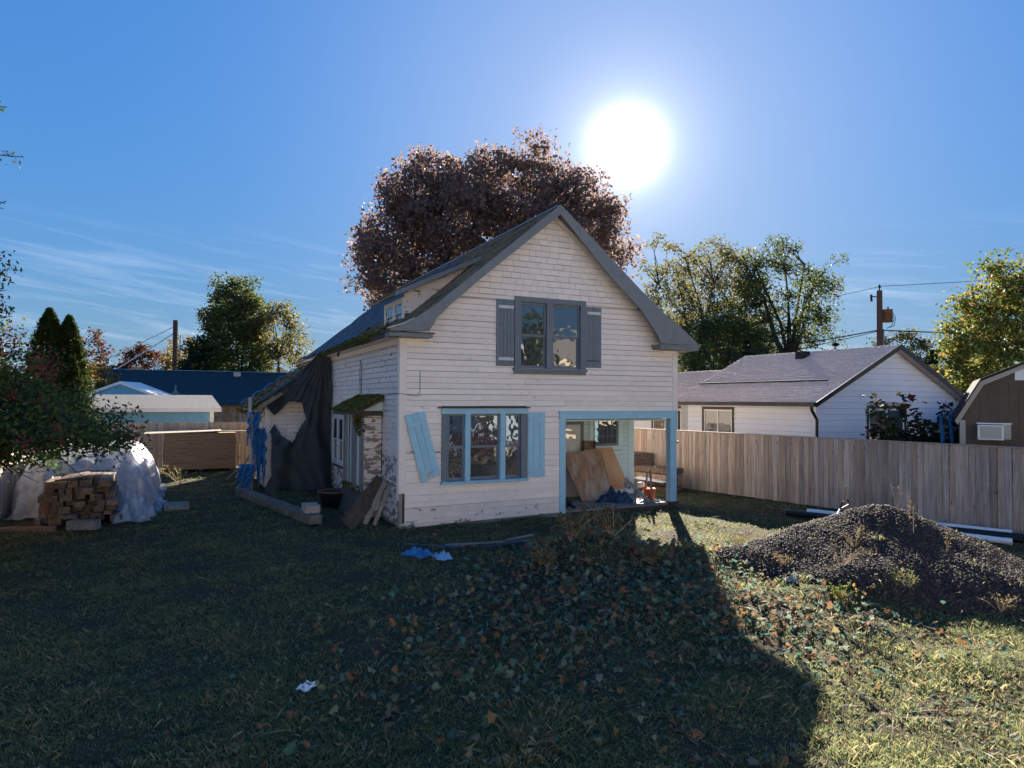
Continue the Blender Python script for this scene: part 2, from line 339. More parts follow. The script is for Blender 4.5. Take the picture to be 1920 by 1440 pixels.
# ------------------------------------------------------------------ ground
HP = Vector((-2.52, 15.28, 0)); HA = math.atan2(.4327, .9015)      # the old house: corner and bearing
ca, sa = math.cos(HA), math.sin(HA)
def H2W(x, y, z=0): return Vector((HP.x + x * ca - y * sa, HP.y + x * sa + y * ca, z))
def W2H(X, Y):
    dx, dy = X - HP.x, Y - HP.y; return dx * ca + dy * sa, -dx * sa + dy * ca
def sm(x, a, b):
    t = np.clip((x - a) / (b - a), 0, 1); return t * t * (3 - 2 * t)
def gz(X, Y):
    X = np.asarray(X, float); Y = np.asarray(Y, float)
    z = .025 * np.sin(X * 1.3 + .7 * np.sin(Y * .9)) * np.sin(Y * 1.1 + 1.3) + .014 * np.sin(X * 3.1 + Y * 2.3) + .012 * np.sin(X * 5.3 - Y * 4.1) - .02
    z += .60 * np.exp(-(((X - 1.3) / 1.05) ** 2 + ((Y - 11.7) / .8) ** 2)) * (1 + .18 * np.sin(X * 5.1 + 1) * np.sin(Y * 6.3)) + .26 * np.exp(-(((X - 5.0) / 1.0) ** 2 + ((Y - 9.9) / .6) ** 2)) + .18 * np.exp(-(((X - 7.4) / 1.2) ** 2 + ((Y - 9.5) / .7) ** 2)) + .12 * np.exp(-(((X - 4.3) / 1.2) ** 2 + ((Y - 11.8) / .9) ** 2)) + .22 * np.exp(-(((X - 3.2) / 1.1) ** 2 + ((Y - 12.2) / .8) ** 2))
    z += .16 * np.exp(-(((X - 2.4) / 1.6) ** 2 + ((Y - 9.6) / 1.2) ** 2)) + .10 * np.exp(-(((X - 4.6) / .7) ** 2 + ((Y - 8.6) / .4) ** 2)) + .09 * np.exp(-(((X - 5.9) / .9) ** 2 + ((Y - 7.6) / .4) ** 2))
    far = sm(np.hypot(X, Y - 15), 30, 60)
    return z * (1 - far)
def groundmat():
    m, t, o = _new('grassy_ground'); n = t.nodes.new; l = t.links.new
    b = n("ShaderNodeBsdfPrincipled"); b.inputs['Roughness'].default_value = 1; b.inputs['Specular IOR Level'].default_value = .1; l(b.outputs[0], o.inputs[0])
    tcn = n("ShaderNodeTexCoord")
    def nz(s, d=8):
        z = n("ShaderNodeTexNoise"); z.inputs['Scale'].default_value = s; z.inputs['Detail'].default_value = d; z.inputs['Roughness'].default_value = .65; l(tcn.outputs['Object'], z.inputs['Vector']); return z
    def rp(z, a, b_, p=(.35, .65)):
        r = n("ShaderNodeValToRGB"); r.color_ramp.elements[0].color = (*a, 1); r.color_ramp.elements[1].color = (*b_, 1)
        r.color_ramp.elements[0].position, r.color_ramp.elements[1].position = p; l(z.outputs['Fac'], r.inputs[0]); return r
    g = rp(nz(14), (.035, .036, .02), (.09, .085, .04)); d = rp(nz(20), (.04, .03, .022), (.09, .07, .05)); k = rp(nz(.7), (0, 0, 0), (1, 1, 1), (.45, .6))
    mx = n("ShaderNodeMix"); mx.data_type = 'RGBA'; l(k.outputs[0], mx.inputs[0]); l(g.outputs[0], mx.inputs[6]); l(d.outputs[0], mx.inputs[7]); l(mx.outputs[2], b.inputs['Base Color'])
    bp = n("ShaderNodeBump"); bp.inputs['Strength'].default_value = .8; bp.inputs['Distance'].default_value = .04; l(nz(30).outputs['Fac'], bp.inputs['Height']); l(bp.outputs[0], b.inputs['Normal'])
    return m
GM = groundmat()
xs = np.concatenate([-np.geomspace(1500, 17, 22), np.arange(-16.5, 15.6, .16), np.geomspace(16, 1500, 22)])
ys = np.concatenate([-np.geomspace(1500, 1.2, 18), np.arange(0, 31, .16), np.geomspace(31.5, 1900, 24)])
XX, YY = np.meshgrid(xs, ys); ZZ = gz(XX, YY)
idx = np.arange(XX.size).reshape(XX.shape)
Fg = np.stack([idx[:-1, :-1].ravel(), idx[:-1, 1:].ravel(), idx[1:, 1:].ravel(), idx[1:, :-1].ravel()], 1)
tag(npmesh('ground', np.stack([XX.ravel(), YY.ravel(), ZZ.ravel()], 1), Fg, GM, smooth=True), 'rough grass and bare soil of the yard', kind='structure')

# ------------------------------------------------------------------ siding helpers
def clip_rows(z0, z1, xl, xr, holes):
    """[(x0,x1)] left of the row after cutting the holes (hx0,hx1,hz0,hz1)"""
    segs = [(xl, xr)]
    for a, b, c, d in holes:
        if c < z1 - .02 and d > z0 + .02:
            ns = []
            for s, e_ in segs:
                if b <= s or a >= e_: ns.append((s, e_)); continue
                if a > s: ns.append((s, a))
                if b < e_: ns.append((b, e_))
            segs = ns
    return [q for q in segs if q[1] - q[0] > .03]
def siding(parent, T, z0, z1, exp, xl, xr, holes, m, name='clapboard', t=.032, butt=3.2, wobble=.0, mfun=None, warp=None, gap=.0075):  # gap bares a strip of core colour standing in for shade under boards
    fx = (lambda z: xl) if not callable(xl) else xl; gx = (lambda z: xr) if not callable(xr) else xr
    z = z0; first = None
    while z < z1 - .01:
        ze = min(z + exp, z1); zm = (z + ze) / 2
        for a, b in clip_rows(z, ze, max(fx(z), fx(ze)) if fx(z) < fx(ze) else fx(z), gx(z), holes):
            cuts = [a]; p = a + rng.uniform(.5, 1) * butt
            while p < b - .5: cuts.append(p); p += rng.uniform(.7, 1.5) * butt
            cuts.append(b)
            for k in range(len(cuts) - 1):
                p, q = cuts[k], cuts[k + 1] - (.003 if k < len(cuts) - 2 else 0)
                pt = max(p, fx(ze)); qt = min(q, gx(ze)); pb = max(p, fx(z)); qb = min(q, gx(z))
                if qt - pt < .01: continue
                j = rng.uniform(-wobble, wobble) + gap * .4; tt = t + rng.uniform(-.003, .004)
                wz = warp or (lambda x, zz: zz)
                mb = MB(T); top = ze - gap * .5
                mb.hexa([(pb, -tt, wz(pb, z + j)), (qb, -tt, wz(qb, z + j)), (qb, 0, wz(qb, z + j)), (pb, 0, wz(pb, z + j)),
                         (pt, -.005, wz(pt, top)), (qt, -.005, wz(qt, top)), (qt, 0, wz(qt, top)), (pt, 0, wz(pt, top))])
                mm = mfun((p + q) / 2, zm) if mfun else m
                mb.build(name, mm, parent)
        z = ze
def wall_core(parent, T, cells, m, name='wall', y0=.002, y1=.12):
    mb = MB(T)
    for a, b, c, d in cells: mb.box(a, b, y0, y1, c, d)
    return mb.build(name, m, parent)
def T_front(x=0, y=0): return Matrix.Translation((x, y, 0))
def T_left(x=0, y=0): return Matrix.Translation((x, y, 0)) @ Matrix.Rotation(-math.pi / 2, 4, 'Z')   # u -> -y, outward -> -x
def sash(parent, T, x0, x1, z0, z1, y, mf, mg, fw=.045, name='sash', zm=None, munt=0, muntz=0):
    """double-hung sash pair; glass pane children"""
    zm = zm or (z0 + z1) / 2
    for k, (a, b, yy) in enumerate(((zm - .02, z1, y), (z0, zm + .02, y + .035))):
        mb = MB(T)
        mb.box(x0, x0 + fw, yy, yy + .03, a, b).box(x1 - fw, x1, yy, yy + .03, a, b)
        mb.box(x0 + fw, x1 - fw, yy + .001, yy + .029, a, a + fw * (1 if k == 0 else 1.4)).box(x0 + fw, x1 - fw, yy + .001, yy + .029, b - fw, b)
        for i in range(munt):
            xx = x0 + fw + (x1 - x0 - 2 * fw) * (i + 1) / (munt + 1); mb.box(xx - .01, xx + .01, yy + .002, yy + .028, a + fw, b - fw)
        s = mb.build(name, mf, parent)
        g = MB(T); g.box(x0 + fw * .5, x1 - fw * .5, yy + .012, yy + .018, a + fw * .5, b - fw * .5); g.build('pane', mg, s)
def shutter(parent, T, x0, x1, z0, z1, m, n=4, y=-.03, battens=True, bz=(.09, .09), name='shutter', bm=None):
    e0 = MB(T); wd = (x1 - x0) / n
    e0.box(x0 + .002, x1 - .002, y + .004, y + .012, z0 + .01, z1 - .01); s = e0.build(name, m, parent)
    for i in range(n):
        q = rng.uniform(-.002, .002); b = MB(T); b.box(x0 + i * wd + .003, x0 + (i + 1) * wd - .003, y - .016 + q, y + .003, z0 + rng.uniform(-.004, .004), z1 + rng.uniform(-.004, .004)); b.build('slat', m, s)
    if battens:
        for zz in (z0 + bz[0], z1 - bz[1] - .08):
            b = MB(T); b.box(x0 + .01, x1 - .01, y - .035, y - .0175, zz, zz + .085); b.build('batten', bm or m, s)
    return s

# ------------------------------------------------------------------ the old house
house = empty('old_house', HP, HA, 'old cream clapboard house with a steep gable, blue-trimmed windows and an open corner porch', 'house')
W, LEN = 7.82, 14.5
PL = [(-.36, 4.42), (-.08, 4.52), (.18, 4.66), (.75, 5.07), (1.93, 6.06), (3.92, 7.71)]
PR = [(3.92, 7.71), (6.34, 5.77), (7.11, 5.2), (7.79, 4.76), (8.27, 4.42)]
def prof(x):
    P = PL + PR[1:]
    for (a, b), (c, d) in zip(P[:-1], P[1:]):
        if a <= x <= c: return b + (d - b) * (x - a) / (c - a)
    return P[0][1] if x < P[0][0] else P[-1][1]
def xl_of(z):   # wall's left limit at height z under the roof
    z = z + .12
    if z <= 4.62: return .12
    for (a, b), (c, d) in zip(PL[:-1], PL[1:]):
        if b <= z <= d: return max(.12, a + (c - a) * (z - b) / (d - b))
    return 3.92
def xr_of(z):
    z = z + .12
    if z <= 4.8: return W - .15
    for (a, b), (c, d) in zip(PR[:-1], PR[1:]):
        if d <= z <= b: return min(W - .15, c + (a - c) * (z - d) / (b - d))
    return 3.92
TF, TS = T_front(), T_left()
PX0 = 4.28                                      # porch opening from here to the right corner
UW = (2.84, 4.86, 3.68, 5.44); LW = (.98, 3.2, .99, 2.70)
holesF = [UW, LW, (4.12, W + 1, -1, 2.61)]
# structural wall sheets behind the boards, dark to paint shade lines in the gaps
core = [(0.02, LW[0], .12, 4.5), (LW[0], LW[1], .12, LW[2]), (LW[0], UW[0], LW[3], 4.5), (UW[0], LW[1], LW[3], UW[2]), (LW[1], 4.2, .12, UW[2]),
        (4.2, W - .02, 2.42, UW[2]), (UW[1], W - .02, UW[2], 4.5)]
wall_core(house, TF, core, M['darkwood'])
mb = MB(); mb.prism([(.02, 4.5), (UW[0], 4.5), (UW[0], 5.45), (1.45, 5.45), (.25, 4.6)], .002, .12); mb.prism([(UW[1], 4.5), (W - .02, 4.5), (7.6, 4.65), (6.45, 5.45), (UW[1], 5.45)], .002, .12)
mb.prism([(1.45, 5.452), (6.5, 5.452), (3.92, 7.5)], .002, .12); mb.build('gable_wall', M['darkwood'], house)
def warpF(x, z):   # lower courses have sagged a little to the left
    k = max(0, .9 - z) / .9
    return z + k * (-.05 + .02 * x) if x < 4.3 else z
siding(house, TF, .06, 5.34, .1345, xl_of, xr_of, holesF, M['cream'], butt=3.4, wobble=.004, warp=warpF, mfun=lambda x, z: M['peel'] if z < .42 or (x < 1.0 and 1.5 < z < 2.3 and rng.random() < .5) else M['cream'])
# boards beside the porch opening's left jamb already stop at 4.12; the frieze band below the shingles
for a, b in ((1.36, UW[0]), (UW[1], 6.5)):
    mb = MB(); mb.box(a, b, -.03, .001, 5.345, 5.43); mb.build('frieze_board', M['cream_trim'], house)
# gable shingles, dark wall left bare between them as painted shade lines
z = 5.44; row = 0
while z < 7.38:
    ex = .147; ze = min(z + ex, 7.5); a = xl_of(z) + .0; b = xr_of(z); x = a
    off = rng.uniform(.1, .3)
    x1 = a + off
    while x < b - .01:
        x1 = min(x1, b)
        if x1 - x > .02:
            pt, qt = max(x, xl_of(ze)), min(x1, xr_of(ze))
            if qt - pt > .01:
                t0 = -.022 + rng.uniform(-.004, .003); dz = rng.uniform(-.005, .003); mb = MB()
                dz += .003; mb.hexa([(x + .003, t0, z + dz), (x1 - .003, t0, z + dz), (x1 - .003, 0, z + dz), (x + .003, 0, z + dz),
                         (pt + .003, -.008, ze - .006), (qt - .003, -.008, ze - .006), (qt - .003, 0, ze - .006), (pt + .003, 0, ze - .006)])
                mb.build('wall_shingle', M['cream'], house)
        x = x1; x1 = x + rng.choice((.17, .24, .28, .34, .4))
    z = ze
# corner boards, foundation
def cbox(name, m, *a, parent=house):
    mb = MB(); mb.box(*a); return mb.build(name, m, parent)
cbox('corner_board', M['cream_trim'], -.026, .14, -.034, .0, .78, 4.33)
cbox('corner_board', M['cream_trim'], -.034, -.002, .0, .13, .62, 4.33)
cbox('corner_board', M['greywood'], -.02, .06, -.03, .03, .02, .775)
cbox('corner_board', M['cream_trim'], W - .15, W + .02, -.034, .10, 2.612, 4.4)
cbox('frieze_board', M['cream_trim'], .141, .55, -.036, -.001, 4.22, 4.38)
cbox('frieze_board', M['cream_trim'], W - .45, W - .151, -.036, -.001, 4.20, 4.36)
cbox('foundation', M['concrete'], .0, 4.3, .03, .25, -.15, .14)
cbox('foundation', M['concrete'], .03, .25, .25, LEN, -.15, .14)
mb = MB(); mb.prism([(.0, -.02), (1.5, .06), (1.5, .12), (.0, .1)], -.03, -.005); mb.build('loose_skirt_board', M['peel'], house)
# right wall above the porch & behind, back wall
wall_core(house, Matrix.Translation((W, 0, 0)) @ Matrix.Rotation(math.pi / 2, 4, 'Z'), [(.125, 2.0, 2.42, 4.55), (2.0, LEN - .001, .1, 4.55)], M['cream'], y0=.002, y1=.1)
wall_core(house, Matrix.Identity(4), [(.13, W - .11, .1, 4.5)], M['cream'], y0=LEN - .12, y1=LEN)
mb = MB(); mb.prism([(.3, 4.505), (W - .3, 4.505), (3.92, 7.5)], LEN - .12, LEN); mb.build('gable_wall', M['cream'], house)

# roof: deck slabs following the flared profile
def roof_slab(P, y0, y1, th, name, m, mode=0):
    mb = MB(); top = [(a, b) for a, b in P]; bot = [(a, b - th) for a, b in reversed(P)]
    mb.prism(top + bot, y0, y1); return mb.build(name, m, house)
roof_slab([(-.36, 4.40), (-.08, 4.50), (.18, 4.64), (.75, 5.05), (1.93, 6.04), (3.92, 7.69)], -.345, LEN + .3, .07, 'roof', M['shingle_old'])
roof_slab([(3.925, 7.69), (6.34, 5.75), (7.11, 5.18), (7.79, 4.74), (8.27, 4.40)], -.345, LEN + .3, .07, 'roof', M['shingle_old'])
# courses of old shingles on the left slope
def slope_shingles(P, y0, y1, exp, wdt, name, m, parent, gap=.004, th=.014, lift=.0, jit=.012, skip=None):
    pts = [Vector((a, 0, b)) for a, b in P]; seg = [(pts[i + 1] - pts[i]).length for i in range(len(pts) - 1)]; Ltot = sum(seg)
    def at(s):
        for i, q in enumerate(seg):
            if s <= q or i == len(seg) - 1: return pts[i] + (pts[i + 1] - pts[i]) * (s / q)
            s -= q
    V = []; Fc = []; s = 0; r = 0
    while s < Ltot - .03:
        p0, p1 = at(s), at(min(s + exp * 1.15, Ltot)); d = (p1 - p0).normalized(); nn = Vector((-d.z, 0, d.x))
        if nn.z < 0: nn = -nn
        y = y0 - rng.uniform(0, wdt)
        while y < y1:
            w_ = wdt * rng.uniform(.7, 1.25); a, b = max(y, y0), min(y + w_ - gap, y1); y += w_
            if b - a < .03: continue
            if skip and skip(p0.x, (a + b) / 2): continue
            j = rng.uniform(-jit, jit); q = p0 + d * j; h = th * rng.uniform(.7, 1.6) + lift
            k = len(V)
            for base, hh in ((q, h), (p1, lift + .003)):
                for yy in (a, b): V.append(base + nn * hh + Vector((0, yy, 0)))
            for yy in (a, b): V.append(q + nn * lift + Vector((0, yy, 0)))
            Fc += [(k, k + 1, k + 3, k + 2), (k + 4, k + 5, k + 1, k)]
        s += exp; r += 1
    return tag(npmesh(name, np.array([tuple(v) for v in V]), np.array(Fc), m, parent), kind='stuff')
DORM = lambda x, y: x > .62 and x < 2.5 and 1.8 < y < 3.6
slope_shingles(PL, -.33, LEN + .28, .135, .2, 'roof_shingles', M['shingle_old'], house, lift=.002, skip=DORM, jit=.02)
# rake fascias and returns
def rake(P, drop, y0, y1, name, m, lift=.0):
    mb = MB(); mb.prism([(a, b + lift) for a, b in P] + [(a, b - drop + lift) for a, b in reversed(P)], y0, y1); return mb.build(name, m, house)
FL = [(-.36, 4.44), (-.08, 4.54), (.18, 4.68), (.75, 5.09), (1.93, 6.08), (3.92, 7.73)]
mb = MB(); mb.prism(FL + [(3.92, 7.49), (1.79, 5.72), (1.06, 5.08), (.72, 4.74), (.55, 4.45), (-.36, 4.40)], -.40, -.35); mb.build('rake_fascia', M['fascia'], house)
mb = MB(); mb.prism([(3.922, 7.73), (6.34, 5.79), (7.11, 5.22), (7.79, 4.79), (8.27, 4.44), (8.27, 4.40), (7.0, 4.42), (6.9, 4.62), (6.34, 5.28), (5.33, 6.12), (3.922, 7.49)], -.40, -.35); mb.build('rake_fascia', M['fascia'], house)
for P, q in (([(.12, 4.52), (.75, 4.98), (1.93, 5.96), (3.92, 7.62)], 0), ([(3.922, 7.62), (6.34, 5.69), (7.11, 5.12), (7.7, 4.75)], 1)):   # cream rake trim on the wall
    mb = MB(); mb.prism(P + [(a, b - .17) for a, b in reversed(P)], -.055, -.024); mb.build('rake_trim', M['cream_trim'], house)
    mb = MB(); mb.prism([(a, b - .005) for a, b in P] + [(a, b - .03) for a, b in reversed(P)], -.349, -.056); mb.build('rake_soffit', M['fascia'], house)
cbox('eave_return', M['fascia'], -.38, .62, -.42, -.06, 4.29, 4.375)
cbox('eave_return', M['darkwood'], -.40, .66, -.45, -.05, 4.376, 4.40)
cbox('eave_return', M['fascia'], W - .86, W + .42, -.42, -.06, 4.27, 4.36)
cbox('eave_return', M['fascia'], W - .90, W + .46, -.45, -.05, 4.361, 4.395)
cbox('eave_soffit', M['cream_trim'], -.33, -.035, -.06, LEN, 4.30, 4.325)
cbox('eave_soffit', M['fascia'], W + .03, W + .42, -.06, LEN, 4.28, 4.30)
cbox('gutter_board', M['darkwood'], -.385, -.335, -.05, 8.0, 4.29, 4.395)
cbox('gutter_board', M['fascia'], W + .421, W + .46, -.05, LEN, 4.27, 4.395)
cbox('ridge_flashing', M['steel'], 3.86, 3.98, -.3, LEN, 7.70, 7.735)
# moss lumps
_t = (1 + 5 ** .5) / 2
ICO_V = np.array([(-1, _t, 0), (1, _t, 0), (-1, -_t, 0), (1, -_t, 0), (0, -1, _t), (0, 1, _t), (0, -1, -_t), (0, 1, -_t), (_t, 0, -1), (_t, 0, 1), (-_t, 0, -1), (-_t, 0, 1)]) / 1.9
ICO_F = np.array([(0, 11, 5), (0, 5, 1), (0, 1, 7), (0, 7, 10), (0, 10, 11), (1, 5, 9), (5, 11, 4), (11, 10, 2), (10, 7, 6), (7, 1, 8), (3, 9, 4), (3, 4, 2), (3, 2, 6), (3, 6, 8), (3, 8, 9), (4, 9, 5), (2, 4, 11), (6, 2, 10), (8, 6, 7), (9, 8, 1)])
def lumps(name, P, size, m, parent, flat=.5):
    P = np.array(P, float); n = len(P); Rm = rotmats(n); V = np.einsum('nij,kj->nki', Rm, ICO_V)
    V = V * (1 + .35 * nr.normal(size=V.shape[:2]))[:, :, None]; V[:, :, 2] *= flat
    V = V * np.asarray(size).reshape(-1, 1, 1) + P[:, None, :]
    Fc = (ICO_F[None] + (np.arange(n) * 12)[:, None, None]).reshape(-1, 3)
    o = npmesh(name, V.reshape(-1, 3), Fc, m, parent, smooth=True); o['kind'] = 'stuff'; return o
P = []; S = []
for i in range(1500):
    x = -.38 + abs(rng.gauss(0, .33)); y = rng.uniform(.9, 8.2); 
    if rng.random() > math.exp(-((y - 4.5) / 3) ** 2) * .9 + .15: continue
    P.append((x, y, prof(max(-.36, x)) + .01)); S.append(rng.uniform(.02, .07))
for i in range(260): P.append((-.39 + rng.uniform(-.02, .03), rng.uniform(1.2, 8), 4.36 + rng.uniform(-.05, .06))); S.append(rng.uniform(.03, .07))
for i in range(700):
    x = rng.uniform(.2, 3.6); y = rng.uniform(-.2, 6); P.append((x, y, prof(x) + .005)); S.append(rng.uniform(.01, .028))
lumps('roof_moss', P, S, M['moss'], house)
# broken gutter hook + light flashing at the near eave
mb = MB(); mb.bar((-.42, 4.7, 4.36), (-.46, 4.75, 4.12), .05, .06); mb.build('broken_gutter_bracket', M['darkwood'], house)
mb = MB(); mb.prism([(-.40, 4.445), (-.05, 4.56), (.2, 4.70), (.2, 4.73), (-.05, 4.60), (-.42, 4.475)], -.42, -.30); mb.build('edge_flashing', M['steel'], house)

# dormer
dz0 = 4.84
mb = MB(); mb.prism([(.62, dz0 - .1), (.62, 5.50), (2.45, 6.38), (2.2, 6.2)], 1.80, 1.86); mb.build('dormer_cheek', M['darkwood'], house)
z = 4.86
while z < 6.4:
    a = .6 if z < 5.62 else .6 + (z - 5.62) / .47
    zt = z + .12; a2 = .6 if zt < 5.62 else .6 + (zt - 5.62) / .47
    b = (z - 4.46) / .85; b2 = (zt - 4.46) / .85
    for c, d in ():
        pass
    if b > a + .05:
        q = MB(); q.hexa([(a, 1.775, z), (b + .05, 1.775, z), (b + .05, 1.80, z), (a, 1.80, z), (a2, 1.792, zt), (b2 + .05, 1.792, zt), (b2 + .05, 1.80, zt), (a2, 1.80, zt)])
        if a2 < b2: q.build('dormer_clapboard', M['peel'], house)
    z += .12
TD = T_left(.6, 0)
mb = MB(TD); u0, u1 = -3.6, -1.8
mb.box(u0, u1, -.03, .02, 4.80, 4.87).box(u0, u1, -.03, .02, 5.40, 5.50).box(u0, u0 + .07, -.03, .02, 4.87, 5.40).box(u1 - .09, u1, -.03, .02, 4.87, 5.40).box(-2.75, -2.65, -.03, .02, 4.87, 5.40)
mb.build('dormer_face', M['cream_trim'], house)
for a, b in ((u0 + .07, -2.75), (-2.65, u1 - .09)): sash(house, TD, a, b, 4.87, 5.40, -.01, M['whitewood'], M['glass'], fw=.035, name='dormer_sash')
mb = MB(); mb.prism([(.30, 5.50), (.30, 5.58), (2.70, 6.74), (2.78, 6.70)], 1.50, 3.92); mb.build('dormer_roof', M['shingle_old'], house)
mb = MB(); mb.prism([(.28, 5.46), (.28, 5.585), (2.62, 6.715), (2.7, 6.62)], 1.45, 1.497); mb.build('dormer_fascia', M['fascia'], house)
slope_shingles([(.28, 5.585), (2.72, 6.76)], 1.47, 3.93, .13, .2, 'dormer_shingles', M['shingle_old'], house)
P = [(.45 + abs(rng.gauss(0, .5)), rng.uniform(1.5, 3.9), 0) for _ in range(160)]; P = [(x, y, 5.6 + (x - .3) * .48) for x, y, _ in P]
lumps('dormer_moss', P, [rng.uniform(.01, .03) for _ in P], M['moss'], house)

# left wall (faces left); boards as u=-y
BU = (-3.62, -1.47, .02, 2.9)
SW = (-7.75, -5.92, .86, 2.42)
wall_core(house, TS, [(-LEN + .13, -7.75, .1, 4.3), (-7.75, -5.92, .1, .86), (-7.75, -5.92, 2.42, 4.3), (-5.92, -.12, .1, 4.3)], M['darkwood'])
def mside(u, z):
    y = -u
    if z < 1.6 and y < 1.6: return M['peel_more']
    if z < 1.2: return M['peel_more']
    return M['peel']
siding(house, TS, .08, 4.16, .1345, -8.38, -.132, [SW, (-3.62, -1.47, -1, 2.6)], M['peel'], butt=2.6, mfun=mside, wobble=.004)
mb = MB(TS); mb.box(-8.38, -.132, -.028, 0, 4.163, 4.298); mb.build('frieze_board', M['cream_trim'], house)
# pair of windows in the left wall
wn = MB(TS); a, b, c, d = SW
wn.box(a, b, -.045, .06, d - .1, d).box(a, b, -.06, .06, c, c + .07).box(a, a + .1, -.045, .06, c + .07, d - .1).box(b - .1, b, -.045, .06, c + .07, d - .1).box(-6.89, -6.78, -.045, .06, c + .07, d - .1)
wn = wn.build('side_window', M['whitewood'], house)
for p, q in ((a + .1, -6.89), (-6.78, b - .1)): sash(wn, TS, p, q, c + .07, d - .1, -.02, M['whitewood'], M['glass'])
# bump-out with mossy roof
TB = T_front(0, 1.47); TBL = T_left(-.46, 0)
mb = MB(); mb.box(-.46, -.03, 1.475, 3.6, .02, 2.62); mb.build('bump_out_wall', M['darkwood'], house)
siding(house, TB, .05, 2.6, .15, -.46, -.04, [], M['peel_more'], name='bump_out_clapboard', butt=5, wobble=.006)
mb = MB(TBL)
for k in range(5):
    a = -3.6 + k * .43; mb = MB(TBL); mb.box(a + .004, a + .425, -.02 - rng.uniform(0, .008), 0, .62, 2.55)
    mb.build('bump_out_panel', (M['greywood'], M['green_siding'], M['greywood'], M['green_siding'], M['greywood'])[k], house)
for u in (-3.6, -2.95, -2.2, -1.55): mb = MB(TBL); mb.box(u, u + .09, -.055, -.03, .55, 2.55); mb.build('bump_out_batten', M['greywood'], house)
mb = MB(TBL); mb.hexa([(-3.6, -.22, .03), (-1.5, -.22, .03), (-1.5, -.0, .0), (-3.6, 0, .0), (-3.6, -.06, .62), (-1.5, -.06, .62), (-1.5, 0, .62), (-3.6, 0, .62)]); mb.build('cellar_hatch_board', M['darkwood'], house)
mb = MB(); mb.prism([(.0, 2.98), (-.72, 2.60), (-.74, 2.53), (.0, 2.90)], 1.25, 3.95); mb.build('bump_out_roof', M['darkwood'], house)
mb = MB(); mb.prism([(-.02, 2.90), (-.5, 2.62), (-.02, 2.62)], 1.42, 1.46); mb.build('bump_out_gable', M['pale_green'], house)
mb = MB(); mb.box(-.62, -.03, 1.36, 1.41, 2.50, 2.60); mb.build('bump_out_header', M['darkwood'], house)
P = []; S = []
for i in range(900):
    s = rng.random() ** .8; y = rng.uniform(1.25, 4.0); P.append((-.74 * s, y, 2.99 - .38 * s + .02)); S.append(rng.uniform(.03, .085))
for i in range(90): P.append((-.5 + rng.uniform(-.03, .03), 1.5 + rng.gauss(.35, .2), 2.5 - abs(rng.gauss(0, .22)))); S.append(rng.uniform(.03, .06))
for i in range(60): P.append((-.52 + rng.uniform(-.03, .03), rng.uniform(1.7, 3.6), .75 - abs(rng.gauss(0, .12)))); S.append(rng.uniform(.02, .06))
lumps('bump_out_moss', P, S, M['moss'], house)

# cable on side wall
mb = MB()
mb.tube([(-.04, 3.75, 2.9), (-.045, 3.78, 3.7), (-.05, 3.70, 3.98), (-.045, 3.60, 3.85), (-.04, 3.58, 2.9)], .008, 5)
mb.build('wall_cable', M['wire'], house); mb = MB(); mb.tube([(.12, -.045, 3.01), (-.04, -.04, 3.04), (-.045, .6, 3.02), (-.04, 1.4, 3.0)], .006, 5)
mb.build('wall_cable', M['wire'], house); mb = MB(); mb.tube([(.12, -.045, 3.01), (.4, -.04, 2.98), (.45, -.04, 3.1), (.45, -.04, 3.55)], .006, 5); mb.build('wall_cable', M['wire'], house)

# wing at the back left
WR = [(-2.45, 2.55), (-1.2, 3.42), (-.05, 4.28)]
wall_core(house, T_front(0, 8.4), [(-2.03, -.03, .02, 2.6)], M['darkwood'], y1=.08)
mb = MB(); mb.prism([(-2.03, 2.6), (-.03, 2.6), (-.03, 4.1), (-.25, 4.05), (-2.03, 2.78)], 8.402, 8.48); mb.build('wing_gable', M['darkwood'], house)
siding(house, T_front(0, 8.4), .05, 4.0, .1345, lambda z: -1.9 if z < 2.7 else -1.9 + (z - 2.7) * 1.42, -.04, [], M['peel'], name='wing_clapboard', butt=3)
cbox('corner_board', M['cream_trim'], -2.05, -1.9, 8.365, 8.40, .05, 2.68)
TW = T_left(-2.03, 0)
wall_core(house, TW, [(-LEN, -8.4, .02, 2.7)], M['greywood'], y0=.002, y1=.06)
siding(house, TW, .05, 2.65, .1345, -LEN, -8.42, [(-11.6, -10.4, 1.0, 2.1)], M['peel_more'], name='wing_clapboard', butt=3)
mb = MB(); mb.prism(WR + [(a, b - .09) for a, b in reversed(WR)], 8.1, LEN + .3); mb.build('wing_roof', M['shingle_old'], house)
slope_shingles(WR, 8.1, LEN + .3, .135, .2, 'wing_shingles', M['shingle_old'], house)
P = []; S = []
for i in range(700):
    s = rng.random() ** 1.6; x = -2.45 + 2.3 * s; P.append((x, rng.choice((rng.uniform(8.05, 14.8), 8.1 + abs(rng.gauss(0, .2)))), 2.57 + (x + 2.45) * .72)); S.append(rng.uniform(.02, .06))
for i in range(110): P.append((-2.46, rng.uniform(8.1, 14.8), 2.5 - rng.uniform(0, .12))); S.append(rng.uniform(.03, .08))
lumps('wing_moss', P, S, M['moss'], house)
mb = MB(); mb.bar((-2.32, 8.08, 2.52), (-1.55, 8.08, 3.06), .05, .16, (0, 1, 0)); mb.build('wing_rake_board', M['greywood'], house)

